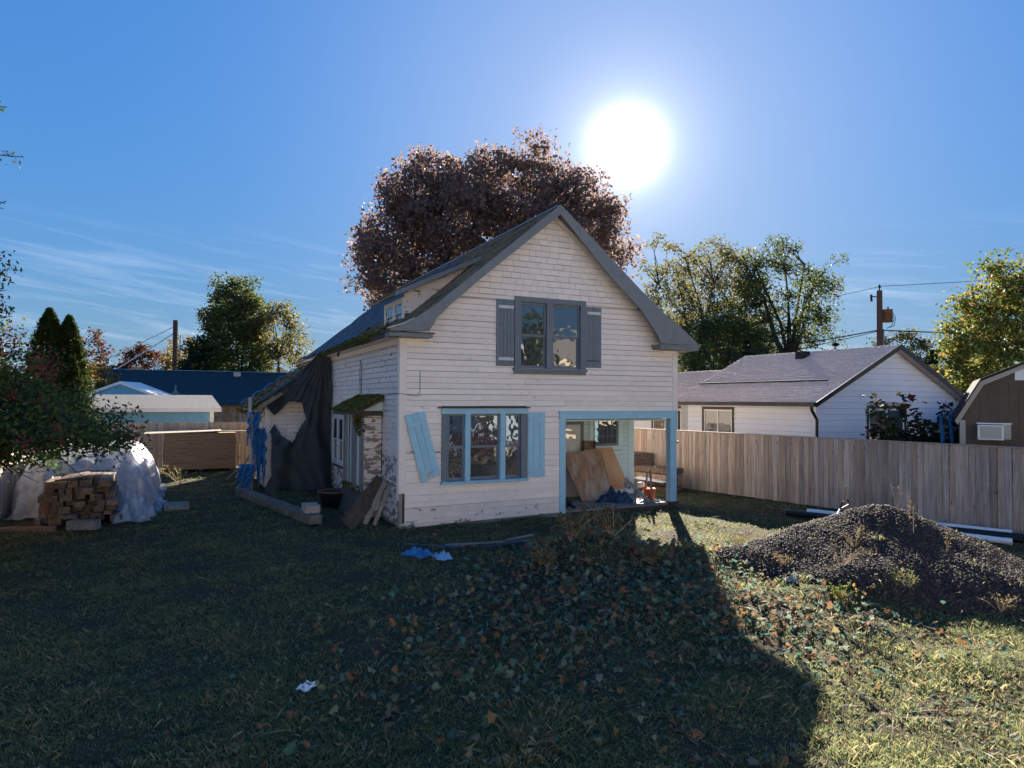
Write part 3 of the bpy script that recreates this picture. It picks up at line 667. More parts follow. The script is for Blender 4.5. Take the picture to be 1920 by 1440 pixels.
# upper double window
uw = MB(); x0, x1, z0, z1 = UW
uw.box(x0, x1, -.07, .08, z1 - .13, z1).box(x0, x0 + .16, -.07, .08, z0, z1 - .13).box(x1 - .16, x1, -.07, .08, z0, z1 - .13).box(3.72, 3.90, -.065, .08, z0, z1 - .13)
uw = uw.build('upper_window', M['slate'], house)
mb = MB(); mb.box(x0 - .04, x1 + .02, -.12, -.001, z0 - .06, z0 - .001).box(x0 - .02, x1, -.075, -.001, z0 - .14, z0 - .061); mb.build('sill', M['slate'], uw)
for a, b in ((x0 + .16, 3.72), (3.90, x1 - .16)): sash(uw, TF, a, b, z0, z1 - .13, .0, M['slate'], M['glass'], fw=.055)
s1_ = shutter(house, TF, 2.35, 2.83, 3.72, 5.34, M['slate'], n=5, battens=False)
for zz in (5.12, 3.86):
    mb = MB(); mb.box(2.40, 2.80, -.075, -.048, zz, zz + .07); mb.build('unpainted_batten', M['whitewood'], s1_)
s2_ = shutter(house, TF, 4.87, 5.34, 3.74, 5.31, M['slate'], n=5, battens=False)
mb = MB(); mb.box(4.90, 5.30, -.075, -.048, 5.11, 5.18); mb.build('unpainted_batten', M['whitewood'], s2_)
mb = MB(); mb.box(4.90, 5.30, -.055, -.046, 3.90, 3.93); mb.build('batten_scar', M['darkwood'], s2_)

# lower triple window
lw = MB(); x0, x1, z0, z1 = LW
lw.box(x0, x0 + .16, -.05, .09, z0, z1 - .13); lw = lw.build('lower_window', M['slate'], house); mb = MB(); mb.box(x1 - .17, x1, -.05, .09, z0, z1 - .13); mb.build('jamb', M['slate'], lw)
mb = MB(); mb.box(x0 - .01, x1 + .01, -.075, .09, z1 - .13, z1); mb.build('header', M['blue'], lw)
mb = MB(); mb.box(x0 - .08, x1 + .04, -.13, .0, z1 + .001, z1 + .03); mb.build('drip_cap', M['darkwood'], lw)
mb = MB(); mb.box(x0 - .02, x1 - .0, -.11, .09, z0 - .06, z0 + .01); mb.build('sill', M['blue_worn'], lw)
for a, b in ((1.56, 1.69), (2.47, 2.60)): mb = MB(); mb.box(a, b, -.06, .09, z0 + .011, z1 - .131); mb.build('mullion', M['blue'], lw)
for a, b in ((x0 + .16, 1.56), (1.69, 2.47), (2.60, x1 - .17)): sash(lw, TF, a, b, z0 + .02, z1 - .13, .01, M['slate'], M['glass'], fw=.05)
shutter(house, TF, 3.22, 3.69, 1.0, 2.60, M['blue'], n=3, bz=(.12, .14))
# the broken left shutter, leaning out of true
TT = Matrix.Translation((.56, 0, .99)) @ Matrix.Rotation(R(16.5), 4, 'Y').inverted()
TT = Matrix.Translation((.50, 0, 1.02)) @ Matrix.Rotation(R(-15.5), 4, 'Y')
sh = MB(TT); sh.box(.01, .46, -.062, -.050, .25, 1.5); sh = sh.build('broken_shutter', M['blue'], house)
for i in range(3):
    lo = (-.02, .2, .10)[i]; b = MB(TT); b.box(i * .158 + .003, (i + 1) * .158 - .003, -.08, -.063, lo, 1.57 - (.0, .01, .02)[i]); b.build('slat', M['blue'], sh)
for zz, rt_ in ((.22, .05), (1.32, 0.0)):
    b = MB(TT @ Matrix.Translation((.24, 0, zz)) @ Matrix.Rotation(rt_, 4, 'Y')); b.box(-.225, .225, -.10, -.0815, -.04, .045); b.build('batten', M['blue'], sh)
b = MB(TT); b.box(.21, .47, -.10, -.084, .02, .13); b.build('split_batten', M['blue'], sh)

# porch
pf = MB(); pf.box(4.12, 4.28, -.05, .10, .06, 2.42); pf.build('porch_jamb', M['blue'], house)
pf = MB(); pf.box(4.10, W - .03, -.075, .10, 2.421, 2.60); pf.build('porch_beam', M['blue'], house)
pf = MB(); pf.box(4.08, W - .01, -.10, .02, 2.601, 2.63); pf.build('porch_beam_cap', M['blue_worn'], house)
pf = MB(); pf.box(W - .26, W - .05, -.07, .12, .16, 2.42); pf.build('porch_post', M['blue'], house)
pf = MB(); pf.box(W - .29, W - .02, -.10, .15, .08, .159); pf.build('porch_post_base', M['darkwood'], house)
pf = MB(); pf.box(W - .06, W - .0, -.11, -.075, 1.75, 1.80); pf.build('porch_hook', M['wire'], house)
# porch ceiling and floor boards
cbox('porch_ceiling', M['pale_green'], 4.13, W - .02, .101, 1.99, 2.36, 2.40)
cbox('porch_skirt', M['darkwood'], 4.2, W - .05, .0, .08, -.1, .075)
yy = -.04
while yy < 1.95:
    q = MB(); q.box(4.20, W + .02, yy, yy + .115, .08 + rng.uniform(-.003, .003), .12); q.build('floor_board', M['greywood'], house); yy += .12
cbox('foundation', M['darkwood'], 4.3, W, .6, 2.2, -.1, .07)
TP = T_front(0, 2.0)
cbox('porch_side_wall', M['cream'], 4.14, 4.22, .12, 1.99, .12, 2.36)
wall_core(house, TP, [(4.23, 6.38, .1, 2.4), (6.38, 7.26, .1, 1.68), (6.38, 7.26, 2.34, 2.4), (7.26, 7.78, .1, 2.4)], M['darkwood'], name='porch_wall')
siding(house, TP, .12, 2.38, .13, 6.06, 7.62, [(6.24, 7.4, 1.44, 2.5)], M['green_siding'], name='porch_clapboard', butt=4)
q = MB(TP); q.box(6.24, 6.38, -.05, .02, 1.56, 2.38).box(7.26, 7.40, -.05, .02, 1.56, 2.38).box(6.22, 7.42, -.07, .02, 1.44, 1.559); q.build('porch_window_trim', M['pale_green'], house)
pw = MB(TP); pw.box(6.38, 7.26, -.02, .03, 1.561, 1.63).box(6.38, 7.26, -.02, .03, 2.30, 2.36).box(6.38, 6.44, -.02, .03, 1.63, 2.30).box(7.2, 7.26, -.02, .03, 1.63, 2.30)
for i in range(1, 5): xx = 6.44 + .76 * i / 5; pw.box(xx - .008, xx + .008, -.012, .0, 1.63, 2.30)
for i in range(1, 3): zz = 1.63 + .67 * i / 3; pw.box(6.44, 7.2, -.011, .001, zz - .008, zz + .008)
pw = pw.build('porch_window', M['fascia'], house)
q = MB(TP); q.box(6.42, 7.22, .004, .012, 1.60, 2.32); q.build('pane', M['glass'], pw)
q = MB(TP); q.box(7.62, 7.82, -.04, .10, .12, 2.40); q.build('corner_board', M['pale_green'], house)
dr = MB(TP); dr.box(5.06, 5.94, -.035, -.0, .13, 2.2); dr = dr.build('front_door', M['door'], house)
q = MB(TP)
for a, b, c, d in ((5.16, 5.46, .3, .95), (5.54, 5.84, .3, .95), (5.16, 5.46, 1.05, 1.6), (5.54, 5.84, 1.05, 1.6)):
    q.box(a, b, -.045, -.0355, c, c + .025).box(a, b, -.045, -.0355, d - .025, d).box(a, a + .025, -.045, -.0355, c + .025, d - .025).box(b - .025, b, -.045, -.0355, c + .025, d - .025)
q.build('door_moulding', M['door'], dr)
fan = [(5.5 + .32 * math.cos(R(a)), 1.78 + .32 * math.sin(R(a))) for a in range(0, 181, 15)]
q = MB(TP); q.prism(fan, -.045, -.036); q.build('fanlight', M['glass'], dr)
q = MB(TP)
for i in range(12): q.bar((fan[i][0], -.05, fan[i][1]), (fan[i + 1][0], -.05, fan[i + 1][1]), .03, .02, (0, 1, 0))
q.build('fanlight_trim', M['door'], dr)
q = MB(TP); q.box(5.94, 6.05, -.05, .0, .13, 2.38).box(4.95, 5.06, -.05, .0, .13, 2.38).box(5.06, 5.94, -.05, .0, 2.2, 2.3); q.build('door_frame', M['fascia'], house)

# ------------------------------------------------------------------ tarps on the old house
def inpoly(x, y, poly):
    ins = np.zeros(x.shape, bool); n = len(poly)
    for i in range(n):
        x1, y1 = poly[i]; x2, y2 = poly[(i + 1) % n]
        c = ((y1 > y) != (y2 > y)) & (x < (x2 - x1) * (y - y1) / (y2 - y1 + 1e-9) + x1); ins ^= c
    return ins
TPOLY = [(-.50, 4.36), (-.14, 4.26), (-.09, 3.9), (-.06, 3.0), (-.055, 1.2), (-.06, .02), (-.6, -.02), (-1.16, -.05), (-2.02, -.02), (-2.16, .0), (-1.93, .5), (-1.91, 1.84), (-2.02, 1.72), (-1.79, 2.1),
         (-1.6, 1.72), (-1.26, 1.50), (-.99, 2.05), (-.86, 2.25), (-.98, 2.78), (-1.38, 2.82), (-1.62, 2.5), (-1.78, 2.36), (-2.0, 2.6), (-2.12, 2.84), (-1.36, 3.46)]
def tarp_fn(u, v):
    x = -2.2 + u * 2.16; z = -.06 + v * 4.46
    th = np.arctan2(x + .32, 4.6 - z); rr = np.hypot(x + .32, 4.6 - z)
    y = 7.75 + .075 * np.sin(th * 19 + 1.4 * np.sin(rr * 1.1)) * np.clip(rr / 3, .2, 1) + .03 * np.sin(th * 47 + 2 * np.sin(rr * .9 + th * 5)) + .03 * np.sin(z * 1.7 + x * 5) - .28 * np.clip((2.2 - z) / 2.2, 0, 1) ** 1.5 + .03 * np.sin(z * 6 + x * 9)
    y = y + .45 * np.clip((-.9 - x) / .9, 0, 1) * np.clip((z - 1.6), 0, 1)
    x = x + .02 * np.sin(z * 9) * np.clip((-.3 - x) * 4, 0, 1)
    return x, np.minimum(y, 8.33), z
t = grid('tarp', tarp_fn, 110, 220, M['tarp'], None, keep=lambda c: inpoly(c[:, 0], c[:, 2], TPOLY))
t.location = HP; t.rotation_euler = (0, 0, HA)
tag(t, 'torn dark tarp hanging from the eave to the ground over the wing wall', 'tarp')
t2 = grid('tarp', lambda u, v: ((lambda s, y: (-2.35 + s * 2.15 + .0 * y, y, 2.70 + s * 1.52 + .05 * np.sin(y * 9 + s * 8) + .03 * np.sin(s * 21 + y * 3) + .03))(u * (.35 + .65 * np.minimum(1, v + .3)) * 0 + u, 7.98 + v * 1.7 + .12 * np.sin(u * 9))),
          60, 40, M['tarp'], None, keep=lambda c: c[:, 1] < 8.15 + (c[:, 0] + 2.4) * .75)
t2.location = HP; t2.rotation_euler = (0, 0, HA); tag(t2, 'bunched dark tarp lying along the sloping edge of the wing roof', 'tarp')
def roof_tarp(u, v):
    y = 4.6 + v * 10.15 + .1 * np.sin(u * 7); x = -.40 + u * 3.9
    xs_ = [p[0] for p in PL]; zs_ = [p[1] for p in PL]
    z = np.interp(x, xs_, zs_) + .035 + .025 * np.sin(y * 5 + x * 4.0 + np.sin(x * 3)) + .02 * np.sin(y * 13 + x * 2)
    return x, y, z
t3 = grid('tarp', roof_tarp, 50, 130, mat('blue_grey_tarp', (.05, .05, .058), (.09, .09, .1), scale=4, rough=.6, bump=.2), None, keep=lambda c: (c[:, 0] > -.2 + (9 - c[:, 1]).clip(0) * .28))
t3.location = HP; t3.rotation_euler = (0, 0, HA); tag(t3, 'folded blue-grey tarp covering the main roof behind the dormer', 'tarp')
# blue tarp rags at the wing's left eave, and along the far roof edge
def rag(pts_top, drop, wid, yv, label, seed):
    g = random.Random(seed); n = 10; k = 26
    def fn(u, v):
        cx = pts_top[0] + .05 * np.sin(v * 3 + seed) + (u - .5) * .04 * np.sin(v * 30 + u * 9); wd = wid * (1 - .5 * v ** 1.2) * (1 + .10 * np.sin(v * 23 + seed))
        x = cx + (u - .5) * wd; y = yv + .06 * np.sin(u * 17 + v * 6 + seed) + .03 * np.sin(v * 29 + u * 13); z = pts_top[1] - drop * v - .12 * np.abs(np.sin(u * 8 + seed)) * v
        return x, y, z
    o = grid('tarp_strip', fn, 40, 90, M['bluetarp'], keep=lambda c: (pts_top[1] - c[:, 2]) / drop < .55 + .5 * np.abs(np.sin((c[:, 0] - pts_top[0]) * 19 + seed)) + .06 * np.sin(c[:, 0] * 90)); o.location = HP; o.rotation_euler = (0, 0, HA)
    return tag(o, label, 'tarp')
rag((-2.42, 2.48), 1.1, .42, 8.15, 'ragged blue tarp strip hanging from the eave corner of the wing', 2)
rag((-2.22, 1.95), 1.75, .50, 8.25, 'wide torn blue tarp against the peeling side of the wing', 5)
rag((-2.62, .85), .9, .5, 7.9, 'shredded blue tarp end trailing on the grass by the wing', 9)
bt = grid('tarp', lambda u, v: (-2.35 + u * 2.2, LEN + .22 + v * .16, 2.66 + u * 1.52 + .06 + .05 * np.sin(u * 30) + .03 * np.sin(v * 9)), 60, 6, M['bluetarp'])
bt.location = HP; bt.rotation_euler = (0, 0, HA); tag(bt, 'narrow bright blue tarp along the far edge of the wing roof', 'tarp')

# ------------------------------------------------------------------ things around the old house
def hobj(name, mb, m, label, cat, group=None, smooth=False):
    o = mb.build(name, m, None, smooth); o.location = HP; o.rotation_euler = (0, 0, HA); return tag(o, label, cat, group)
mb = MB(); mb.tube([(-2.5, 8.2, 2.42), (-2.5, 8.2, 2.95)], .07, 12); hobj('vent_pipe', mb, M['steel'], 'short grey metal pipe sticking up at the corner of the wing roof', 'pipe')
mb = MB(); mb.tube([(-2.45, 8.2, 0), (-2.47, 8.2, 1.2), (-2.45, 8.2, 2.4)], .055, 8); hobj('post', mb, M['fence_new'], 'pale round post standing under the corner of the wing roof', 'post')
for i in range(11):
    a = rng.uniform(-3.3, -2.5); mb = MB(); y = 8.3 + .2 * i; mb.bar((a, y - .3, .04 + .02 * i), (-2.12 + rng.uniform(-.1, .02), y + rng.uniform(-.4, .4), rng.uniform(.8, 1.35)), .06, .03)
    hobj('stick', mb, M['greywood'], f'grey scrap board leaning against the left side of the wing, {ORD[i]} from the front', 'board', 'scrap boards leaning on the wing')
def wbar(name, p, q, wd, th, m, label, cat, group=None, upv=(0, 0, 1)):
    mb = MB(); mb.bar(p, q, wd, th, upv); return tag(mb.build(name, m), label, cat, group)
wbar('wood_beam', (-8.15, 20.5, .09), (-4.5, 15.65, .12), .30, .2, mat('mossy_beam_wood', (.10, .09, .07), (.20, .175, .14), scale=5, rough=.9, bump=.4, c3=(.06, .065, .025), mscale=3), 'long mossy squared beam lying on the grass beside the dark tarp', 'beam')
mb = MB(); mb.obox((-4.78, 16.2, .31), (.34, .46, .17), (0.05, 0, .5)); tag(mb.build('wood_block', mat('pale_block', (.30, .26, .23), (.38, .33, .29), scale=5, rough=.8, bump=.2)), 'short squared timber block on top of the near end of the long beam', 'block')
tub = empty('tub', (-4.75, 18.3, .02), .3, 'dark blue tub with a brown rim standing by the old windows', 'tub')
mb = MB(); mb.lathe([(.0, .0), (.33, .0), (.42, .38), (.44, .38), (.44, .40), (.40, .40), (.32, .06), (.0, .06)], n=24); mb.build('body', M['tub'], tub, True)
mb = MB(); mb.lathe([(.40, .395), (.455, .395), (.455, .43), (.41, .43), (.39, .32), (0, .32)], n=24); mb.build('rim', M['rust'], tub, True)
# planks leaning at the corner
def hbar(name, p, q, wd, th, m, label, cat, upv=(0, 0, 1)):
    mb = MB(); mb.bar(p, q, wd, th, upv); return hobj(name, mb, m, label, cat)
hbar('plank', (-1.05, .55, .05), (-.14, .95, .98), .40, .04, M['darkwood'], 'wide dark plank leaning on the left wall next to the house corner', 'plank', (0, 1, .2))
hbar('plank', (-.42, .55, .02), (-.07, .6, .90), .09, .03, M['greywood'], 'narrow grey plank standing nearest to the house corner', 'plank', (0, 1, 0))
hbar('plank', (-.60, .75, .02), (-.1, .85, .95), .12, .04, M['greywood'], 'narrow grey plank behind the wide dark one', 'plank', (0, 1, 0))
mb = MB(); mb.obox((-8.75, 17.75, .07), (.58, .62, .16), (0.03, .02, .5)); tag(mb.build('concrete_block', M['concrete']), 'flat grey concrete block alone on the left lawn', 'block')
# porch contents
ZP = .12
def hthing(name, loc, rz, label, cat, group=None):
    p = H2W(*loc); return empty(name, p, HA + rz, label, cat, group)
def panel(name, quad, th, m, label):   # 4 house-coordinates corners
    a, b, c, d = (Vector(q) for q in quad); n = (b - a).cross(d - a).normalized() * th
    mb = MB(); mb.hexa([a, b, c, d, a + n, b + n, c + n, d + n]); return hobj(name, mb, m, label, 'board')
panel('plywood_sheet', [(5.50, 1.15, ZP + .01), (6.42, .95, ZP + .01), (6.35, 1.5, 1.49), (5.08, 1.62, 1.42)], .018, M['ply'], 'large weathered plywood sheet leaning in the porch by the door')
panel('plywood_sheet', [(6.40, 1.42, ZP + .2), (7.12, 1.22, ZP + .28), (6.86, 1.72, 1.54), (6.0, 1.78, 1.5)], .018, M['ply2'], 'smaller reddish plywood sheet leaning behind the large one')
mb = MB(); mb.box(5.95, 6.32, 1.72, 1.86, 1.50, 1.52).box(5.95, 5.98, 1.72, 1.86, 1.521, 1.72).box(6.29, 6.32, 1.72, 1.86, 1.521, 1.72).box(5.95, 6.32, 1.72, 1.86, 1.721, 1.74).box(5.98, 6.29, 1.84, 1.86, 1.521, 1.72)
hobj('box', mb, M['timber'], 'small dark open box under the porch window on the plywood', 'box')
bk = hthing('bucket', (7.22, .40, ZP), 0, 'orange plastic bucket beside the porch post', 'bucket')
mb = MB(); mb.lathe([(0, .0), (.13, .0), (.148, .27), (.158, .27), (.158, .31), (.163, .31), (.163, .35), (.150, .37), (.140, .37), (.125, .02), (0, .02)], n=28); mb.build('body', M['orange'], bk, True)
mb = MB(); mb.tube([(.165 * math.cos(R(a)), -.02 - .17 * math.sin(R(a)) * .9, .33 - .16 * math.sin(R(a))) for a in range(0, 181, 12)], .004, 5); mb.build('handle', M['steel'], bk)
for i, (p, q, wdt, m_, lb) in enumerate((
    ((6.62, .25, ZP + .03), (7.02, .75, .72), .09, 'fence', 'pale lath crossing the others in front of the plywood, leaning right'),
    ((7.02, .15, ZP + .03), (6.62, .7, .75), .09, 'greywood', 'grey lath crossing the others beside the bucket, leaning left'),
    ((7.10, .12, ZP + .01), (7.10, .22, 1.02), .055, 'greywood', 'upright pointed stake in front of the orange bucket'),
    ((6.98, .35, ZP + .02), (7.22, .5, .9), .05, 'timber', 'thin brown stake crossing the upright one'),
    ((6.30, .35, ZP + .03), (6.95, .9, .55), .06, 'darkwood', 'dark thin board low in the porch junk heap'))):
    hbar('lath', p, q, wdt, .022, M[m_], lb, 'lath', (0, 1, 0))
mb = MB(); mb.lathe([(0, 0), (.075, 0), (.075, .2), (.0, .2)], n=14); o = mb.build('can', M['whitewood'], None, True); o.location = H2W(6.75, .85, .55); o.rotation_euler = (1.2, .3, .4); tag(o, 'white tin can lying tipped on the porch junk, nearer the plywood', 'can')
o2 = o.copy(); COL.objects.link(o2); o2.location = H2W(7.08, .8, .52); o2.rotation_euler = (1.3, -.5, 1.2); tag(o2, 'white tin can lying tipped behind the upright stake', 'can')
for i, (x_, y_, z_, dx_, dz_, m_) in enumerate(((6.9, .25, .05, .5, .25, 'whitewood'), (7.3, .9, .1, .4, .2, 'fence_new'), (6.75, .2, .03, .45, .06, 'whitewood'), (7.35, .12, .03, -.5, .05, 'fence_new'), (6.5, .15, .03, .35, .3, 'greywood'))):
    hbar('scrap', (x_, y_, ZP + z_), (x_ + dx_, y_ + .25, ZP + z_ + dz_), .07, .02, M[m_], f'pale wood scrap in the porch junk around the bucket, {ORD[i]} of five', 'scrap', (0, 1, 0))
def crumple(name, loc, size, m, label, seed, cat='sheet', n=26):
    g = np.random.default_rng(seed); ph = g.uniform(0, 6, 8)
    def fn(u, v):
        x = (u - .5) * 2; y = (v - .5) * 2; r = np.clip(1 - np.maximum(abs(x), abs(y)) ** 2, 0, 1)
        z = r * (.55 + .3 * np.sin(x * 5 + ph[0]) * np.sin(y * 6 + ph[1]) + .2 * np.sin(x * 11 + y * 7 + ph[2]) + .15 * np.sin(y * 15 - x * 9 + ph[3]))
        x = x * (1 + .15 * np.sin(y * 4 + ph[4])); y = y * (1 + .15 * np.sin(x * 5 + ph[5]))
        return x * size[0], y * size[1], np.maximum(z, .03) * size[2]
    o = grid(name, fn, n, n, m, smooth=False); o.location = loc; o.rotation_euler = (0, 0, ph[6]); return tag(o, label, cat)
crumple('sheet_heap', H2W(6.25, .6, ZP), (.5, .3, .42), M['navy'], 'crumpled navy blue sheet heaped before the plywood in the porch', 3)
crumple('bag', H2W(4.6, .6, ZP), (.33, .26, .3), M['blackpipe'], 'crumpled black bag on the porch floor by the door', 4, 'bag')
crumple('bag', H2W(6.55, .45, ZP + .3), (.1, .08, .1), M['vinyl'], 'small white plastic bag on the navy sheet', 6, 'bag')
panel('board', [(5.5, .05, ZP + .012), (7.6, .0, ZP + .012), (7.4, .5, ZP + .014), (5.2, .62, ZP + .014)], .012, M['greywood'], 'wide grey board lying flat on the porch floor')
panel('board', [(4.33, .9, ZP + .01), (4.6, 1.0, ZP + .01), (4.5, 1.6, .95), (4.32, 1.6, .95)], .015, M['timber'], 'brown board leaning inside the porch left corner')

# ------------------------------------------------------------------ fences
def picket_mesh(h, wd=.138, th=.018):
    out_ = []
    for i in range(6):
        b = MB(); dz = rng.uniform(-.012, .008); w_ = wd / 2 - .002 - rng.uniform(0, .003)
        b.hexa([(-w_, -th / 2, 0), (w_, -th / 2, 0), (w_, th / 2, 0), (-w_, th / 2, 0), (-w_ + rng.uniform(-.002, .002), -th / 2, h + dz), (w_, -th / 2, h + dz), (w_, th / 2, h + dz), (-w_, th / 2, h + dz)])
        me = bpy.data.meshes.new('picket'); me.from_pydata(b.v, [], b.f); out_.append(me)
    return out_
def fence(p, q, h, m, label, cap=None, side=1, z0=0.03, cat='fence'):
    p, q = Vector((*p, 0)), Vector((*q, 0)); d = q - p; Ln = d.length; rz = math.atan2(d.y, d.x)
    root = empty('board_fence', p, rz, label, cat); ms = picket_mesh(h - z0)
    for me in ms: me.materials.append(m)
    n = int(Ln / .14)
    for i in range(n):
        o = bpy.data.objects.new('picket', ms[rng.randrange(6)]); COL.objects.link(o); o.parent = root
        o.location = (.07 + i * .14, rng.uniform(-.004, .004), z0 + rng.uniform(-.006, .006)); o.rotation_euler = (rng.uniform(-.006, .006), rng.uniform(-.006, .006), rng.uniform(-.01, .01))
    for zz in (.35, 1.0, h - .25):
        mb = MB(); mb.box(0, Ln, side * .016, side * .016 + side * .04, zz, zz + .09) if side > 0 else mb.box(0, Ln, -.056, -.016, zz, zz + .09); mb.build('rail', m, root)
    for i in range(int(Ln / 2.4) + 1):
        mb = MB(); y = side * .06; a, b = sorted((y, y + side * .09)); mb.box(i * 2.4, i * 2.4 + .09, a, b, 0, h - .03); mb.build('post', m, root)
    if cap: mb = MB(); mb.box(0, Ln, -.05, .05, h + .0, h + .028); mb.build('cap_rail', m, root)
    return root
fence((12.75, 12.58), (2.2, 27.25), 1.9, M['fence'], 'long weathered board fence running along the right side of the yard', cap=True, side=-1)
def HW2(x, y): v = H2W(x, y); return (v.x, v.y)
fence(HW2(-8.28, 16.3), HW2(-8.28, -4.0), 1.9, M['fence'], 'board fence along the left edge of the yard behind the berry tree', side=-1)
fence(HW2(-8.28, 16.35), HW2(8.0, 16.35), 1.9, M['fence_new'], 'paler board fence closing the yard behind the plywood stack', side=1)

# ------------------------------------------------------------------ stack of plywood at back left
ps = empty('plywood_stack', H2W(-5.05, 14.9), HA, 'tall brown stack of plywood sheets in front of the back fence', 'stack')
mb = MB(); z = .08
while z < 1.52:
    j = rng.uniform(-.015, .015); mb.box(0 + j, 2.55 + j, rng.uniform(-.012, .012), 1.2, z, z + .016); z += .0185
tag(mb.build('sheets', M['plyedge'], ps), kind='stuff')
mb = MB()
for x in (.1, 1.2, 2.35): mb.box(x, x + .1, .0, 1.2, 0, .078)
mb.build('bearers', M['timber'], ps)
mb = MB(); mb.hexa([(-.75, -.1, 1.50), (2.0, -.1, 1.58), (2.0, 1.2, 1.60), (-.75, 1.2, 1.55), (-.75, -.1, 1.525), (2.0, -.1, 1.605), (2.0, 1.2, 1.625), (-.75, 1.2, 1.575)])
o = mb.build('cover_sheet', M['fence_new']); o.location = ps.location; o.rotation_euler = (0, 0, HA); tag(o, 'pale thin sheet lying crooked on top of the plywood stack', 'board')
wbar('board', H2W(-3.3, 14.85, 1.60), H2W(-2.1, 14.9, 1.58), .2, .02, M['fence_new'], 'short pale board lying on the right end of the plywood stack', 'board')

# ------------------------------------------------------------------ timber pile and plastic-covered stack on the left
k = 0
LBL = ('old squared timber in the brown pile with its cut end facing the lawn', 'timber', 'squared timbers stacked by the left fence')
prot = []
for wd, th in ((.15, .15), (.24, .09), (.12, .12), (.2, .10), (.11, .07)):
    b = MB(); b.box(-wd / 2, wd / 2, 0, 2.3, 0, th); me = bpy.data.meshes.new('timber'); me.from_pydata(b.v, [], b.f); me.materials.append(M['timber']); prot.append((wd, th, me))
z = .04; row = 0
while z < .98:
    x = -7.42 + rng.uniform(0, .15) + max(0, z - .55) * .6; xe = -5.88 - max(0, z - .75) * .5; th0 = rng.choice((.09, .12, .15))
    ci = 0
    while x < xe:
        wd, th, me = rng.choice(prot); ci += 1
        if rng.random() < .07: x += wd; continue
        o = bpy.data.objects.new('timber', me); COL.objects.link(o); zz = z + (0 if th >= th0 - .01 else rng.uniform(0, .005))
        p = H2W(x + wd / 2, 3.38 + rng.uniform(-.30, .30) + z * .14, zz); o.location = p; o.scale = (1, rng.uniform(.8, 1.1), th0 / th * .985); o.rotation_euler = (0, 0, HA + rng.uniform(-.07, .07)); tag(o, f'old squared timber in the brown pile, {ORD[ci - 1]} from left, {ORD[row]} row up', 'timber', LBL[2]); x += wd + .02
    z += th0; row += 1
for i in range(9):   # fan of loose boards on top
    wd, th, me = prot[4]; o = bpy.data.objects.new('timber', me); COL.objects.link(o)
    o.location = H2W(-6.95 + i * .12, 3.5 + .05 * i, 1.03 - abs(i - 3) * .012); o.scale = (1, .95, .6); o.rotation_euler = (0, 0, HA - .10 + .012 * i); tag(o, f'narrow board lying on top of the brown timber pile, {ORD[i]} from the left', 'board', 'narrow boards on the timber pile')
for (x, y, z, rz, lb) in ((-7.3, 3.0, 0.0, 1.5, 'timber crosswise in front of the pile at the far left'), (-6.9, 2.75, 0.0, 1.2, 'timber lying crosswise in the grass before the brown pile')):
    wd, th, me = prot[3]; o = bpy.data.objects.new('timber', me); COL.objects.link(o); o.location = H2W(x, y, z); o.scale = (1, .3, 1); o.rotation_euler = (0, 0, HA + rz); tag(o, lb, 'timber')
mb = MB(); mb.obox((0, 0, .1), (.62, .22, .2), (0, 0, 0)); o = mb.build('concrete_block', M['concrete']); p = H2W(-6.35, 2.75, 0); o.location = p; o.rotation_euler = (0, 0, .1); tag(o, 'blue-grey concrete block at the foot of the brown timber pile', 'block')
wbar('wood_beam', H2W(-8.1, 3.9, .28), H2W(-8.0, 2.4, .06), .1, .08, M['greywood'], 'grey pole leaning to the ground left of the timber pile', 'pole')
# covered stack
cs = empty('covered_stack', H2W(-7.75, 5.9), HA, 'boxy stack of boards under the clear plastic sheet', 'stack')
mb = MB(); z = .1
while z < 1.42: j = rng.uniform(-.02, .02); mb.box(0 + j, 2.1 + j, rng.uniform(-.02, .02), 4.2, z, z + .03); z += .034
tag(mb.build('boards', M['plyedge'], cs), kind='stuff')
def cover(u, v):
    x = -8.15 + u * 3.25; y = 4.55 + v * 6.05
    bx0, bx1, by0, by1 = -7.72, -5.66, 5.85, 10.1
    dx = np.maximum(bx0 - x, 0) + np.maximum(x - bx1, 0); dy = np.maximum(by0 - y, 0) + np.maximum(y - by1, 0)
    a = dx / np.where(x > -6.7, .52, .42); b = dy / 1.25; d = np.sqrt(a * a + b * b)
    th = np.arctan2(dy, dx + 1e-6)
    z = 1.5 * np.clip(1 - d, 0, 1) ** .7 + .02 * np.sin(x * 5) * np.sin(y * 3)
    fold = .16 * (np.abs(np.sin(y * 5.2 + 1.6 * np.sin(y * 2.1))) - .5) + .07 * (np.abs(np.sin(y * 13 + x * 3 + z * 3)) - .5) + .02 * np.sin(y * 37 + z * 9)
    side_ = np.clip(a * 2.5, 0, 1) * np.clip(z * 3 + .3, 0, 1)
    x = x + fold * side_ * np.sign(x - (bx0 + bx1) / 2) * 1.2
    z = z + .05 * np.abs(np.sin(y * 3.1 + x * 2.5)) * (d < .03) + .02 * np.abs(np.sin(x * 11 - y * 4)) * (d < .2)
    y = y + .10 * np.sin(x * 12) * np.clip(b * 3, 0, 1)
    return x, y, np.maximum(z, .03 + .02 * np.sin(x * 13 + y * 11))
o = grid('plastic_sheet', cover, 150, 260, M['plastic'], keep=lambda c: (c[:, 0] < -5.02) | (c[:, 1] > 4.6))
o.location = HP; o.rotation_euler = (0, 0, HA); tag(o, 'large clear plastic sheet draped over the board stack by the left fence', 'sheet')
crumple('plastic_bundle', H2W(-5.45, 4.0, .0), (.42, .75, .62), M['plastic'], 'bunched white plastic sheeting at the right end of the timber pile', 11, n=60)
crumple('plastic_bundle', H2W(-5.2, 6.4, .0), (.36, .5, .35), M['plastic'], 'crumpled plastic trailing on the grass below the big sheet', 12, n=50)

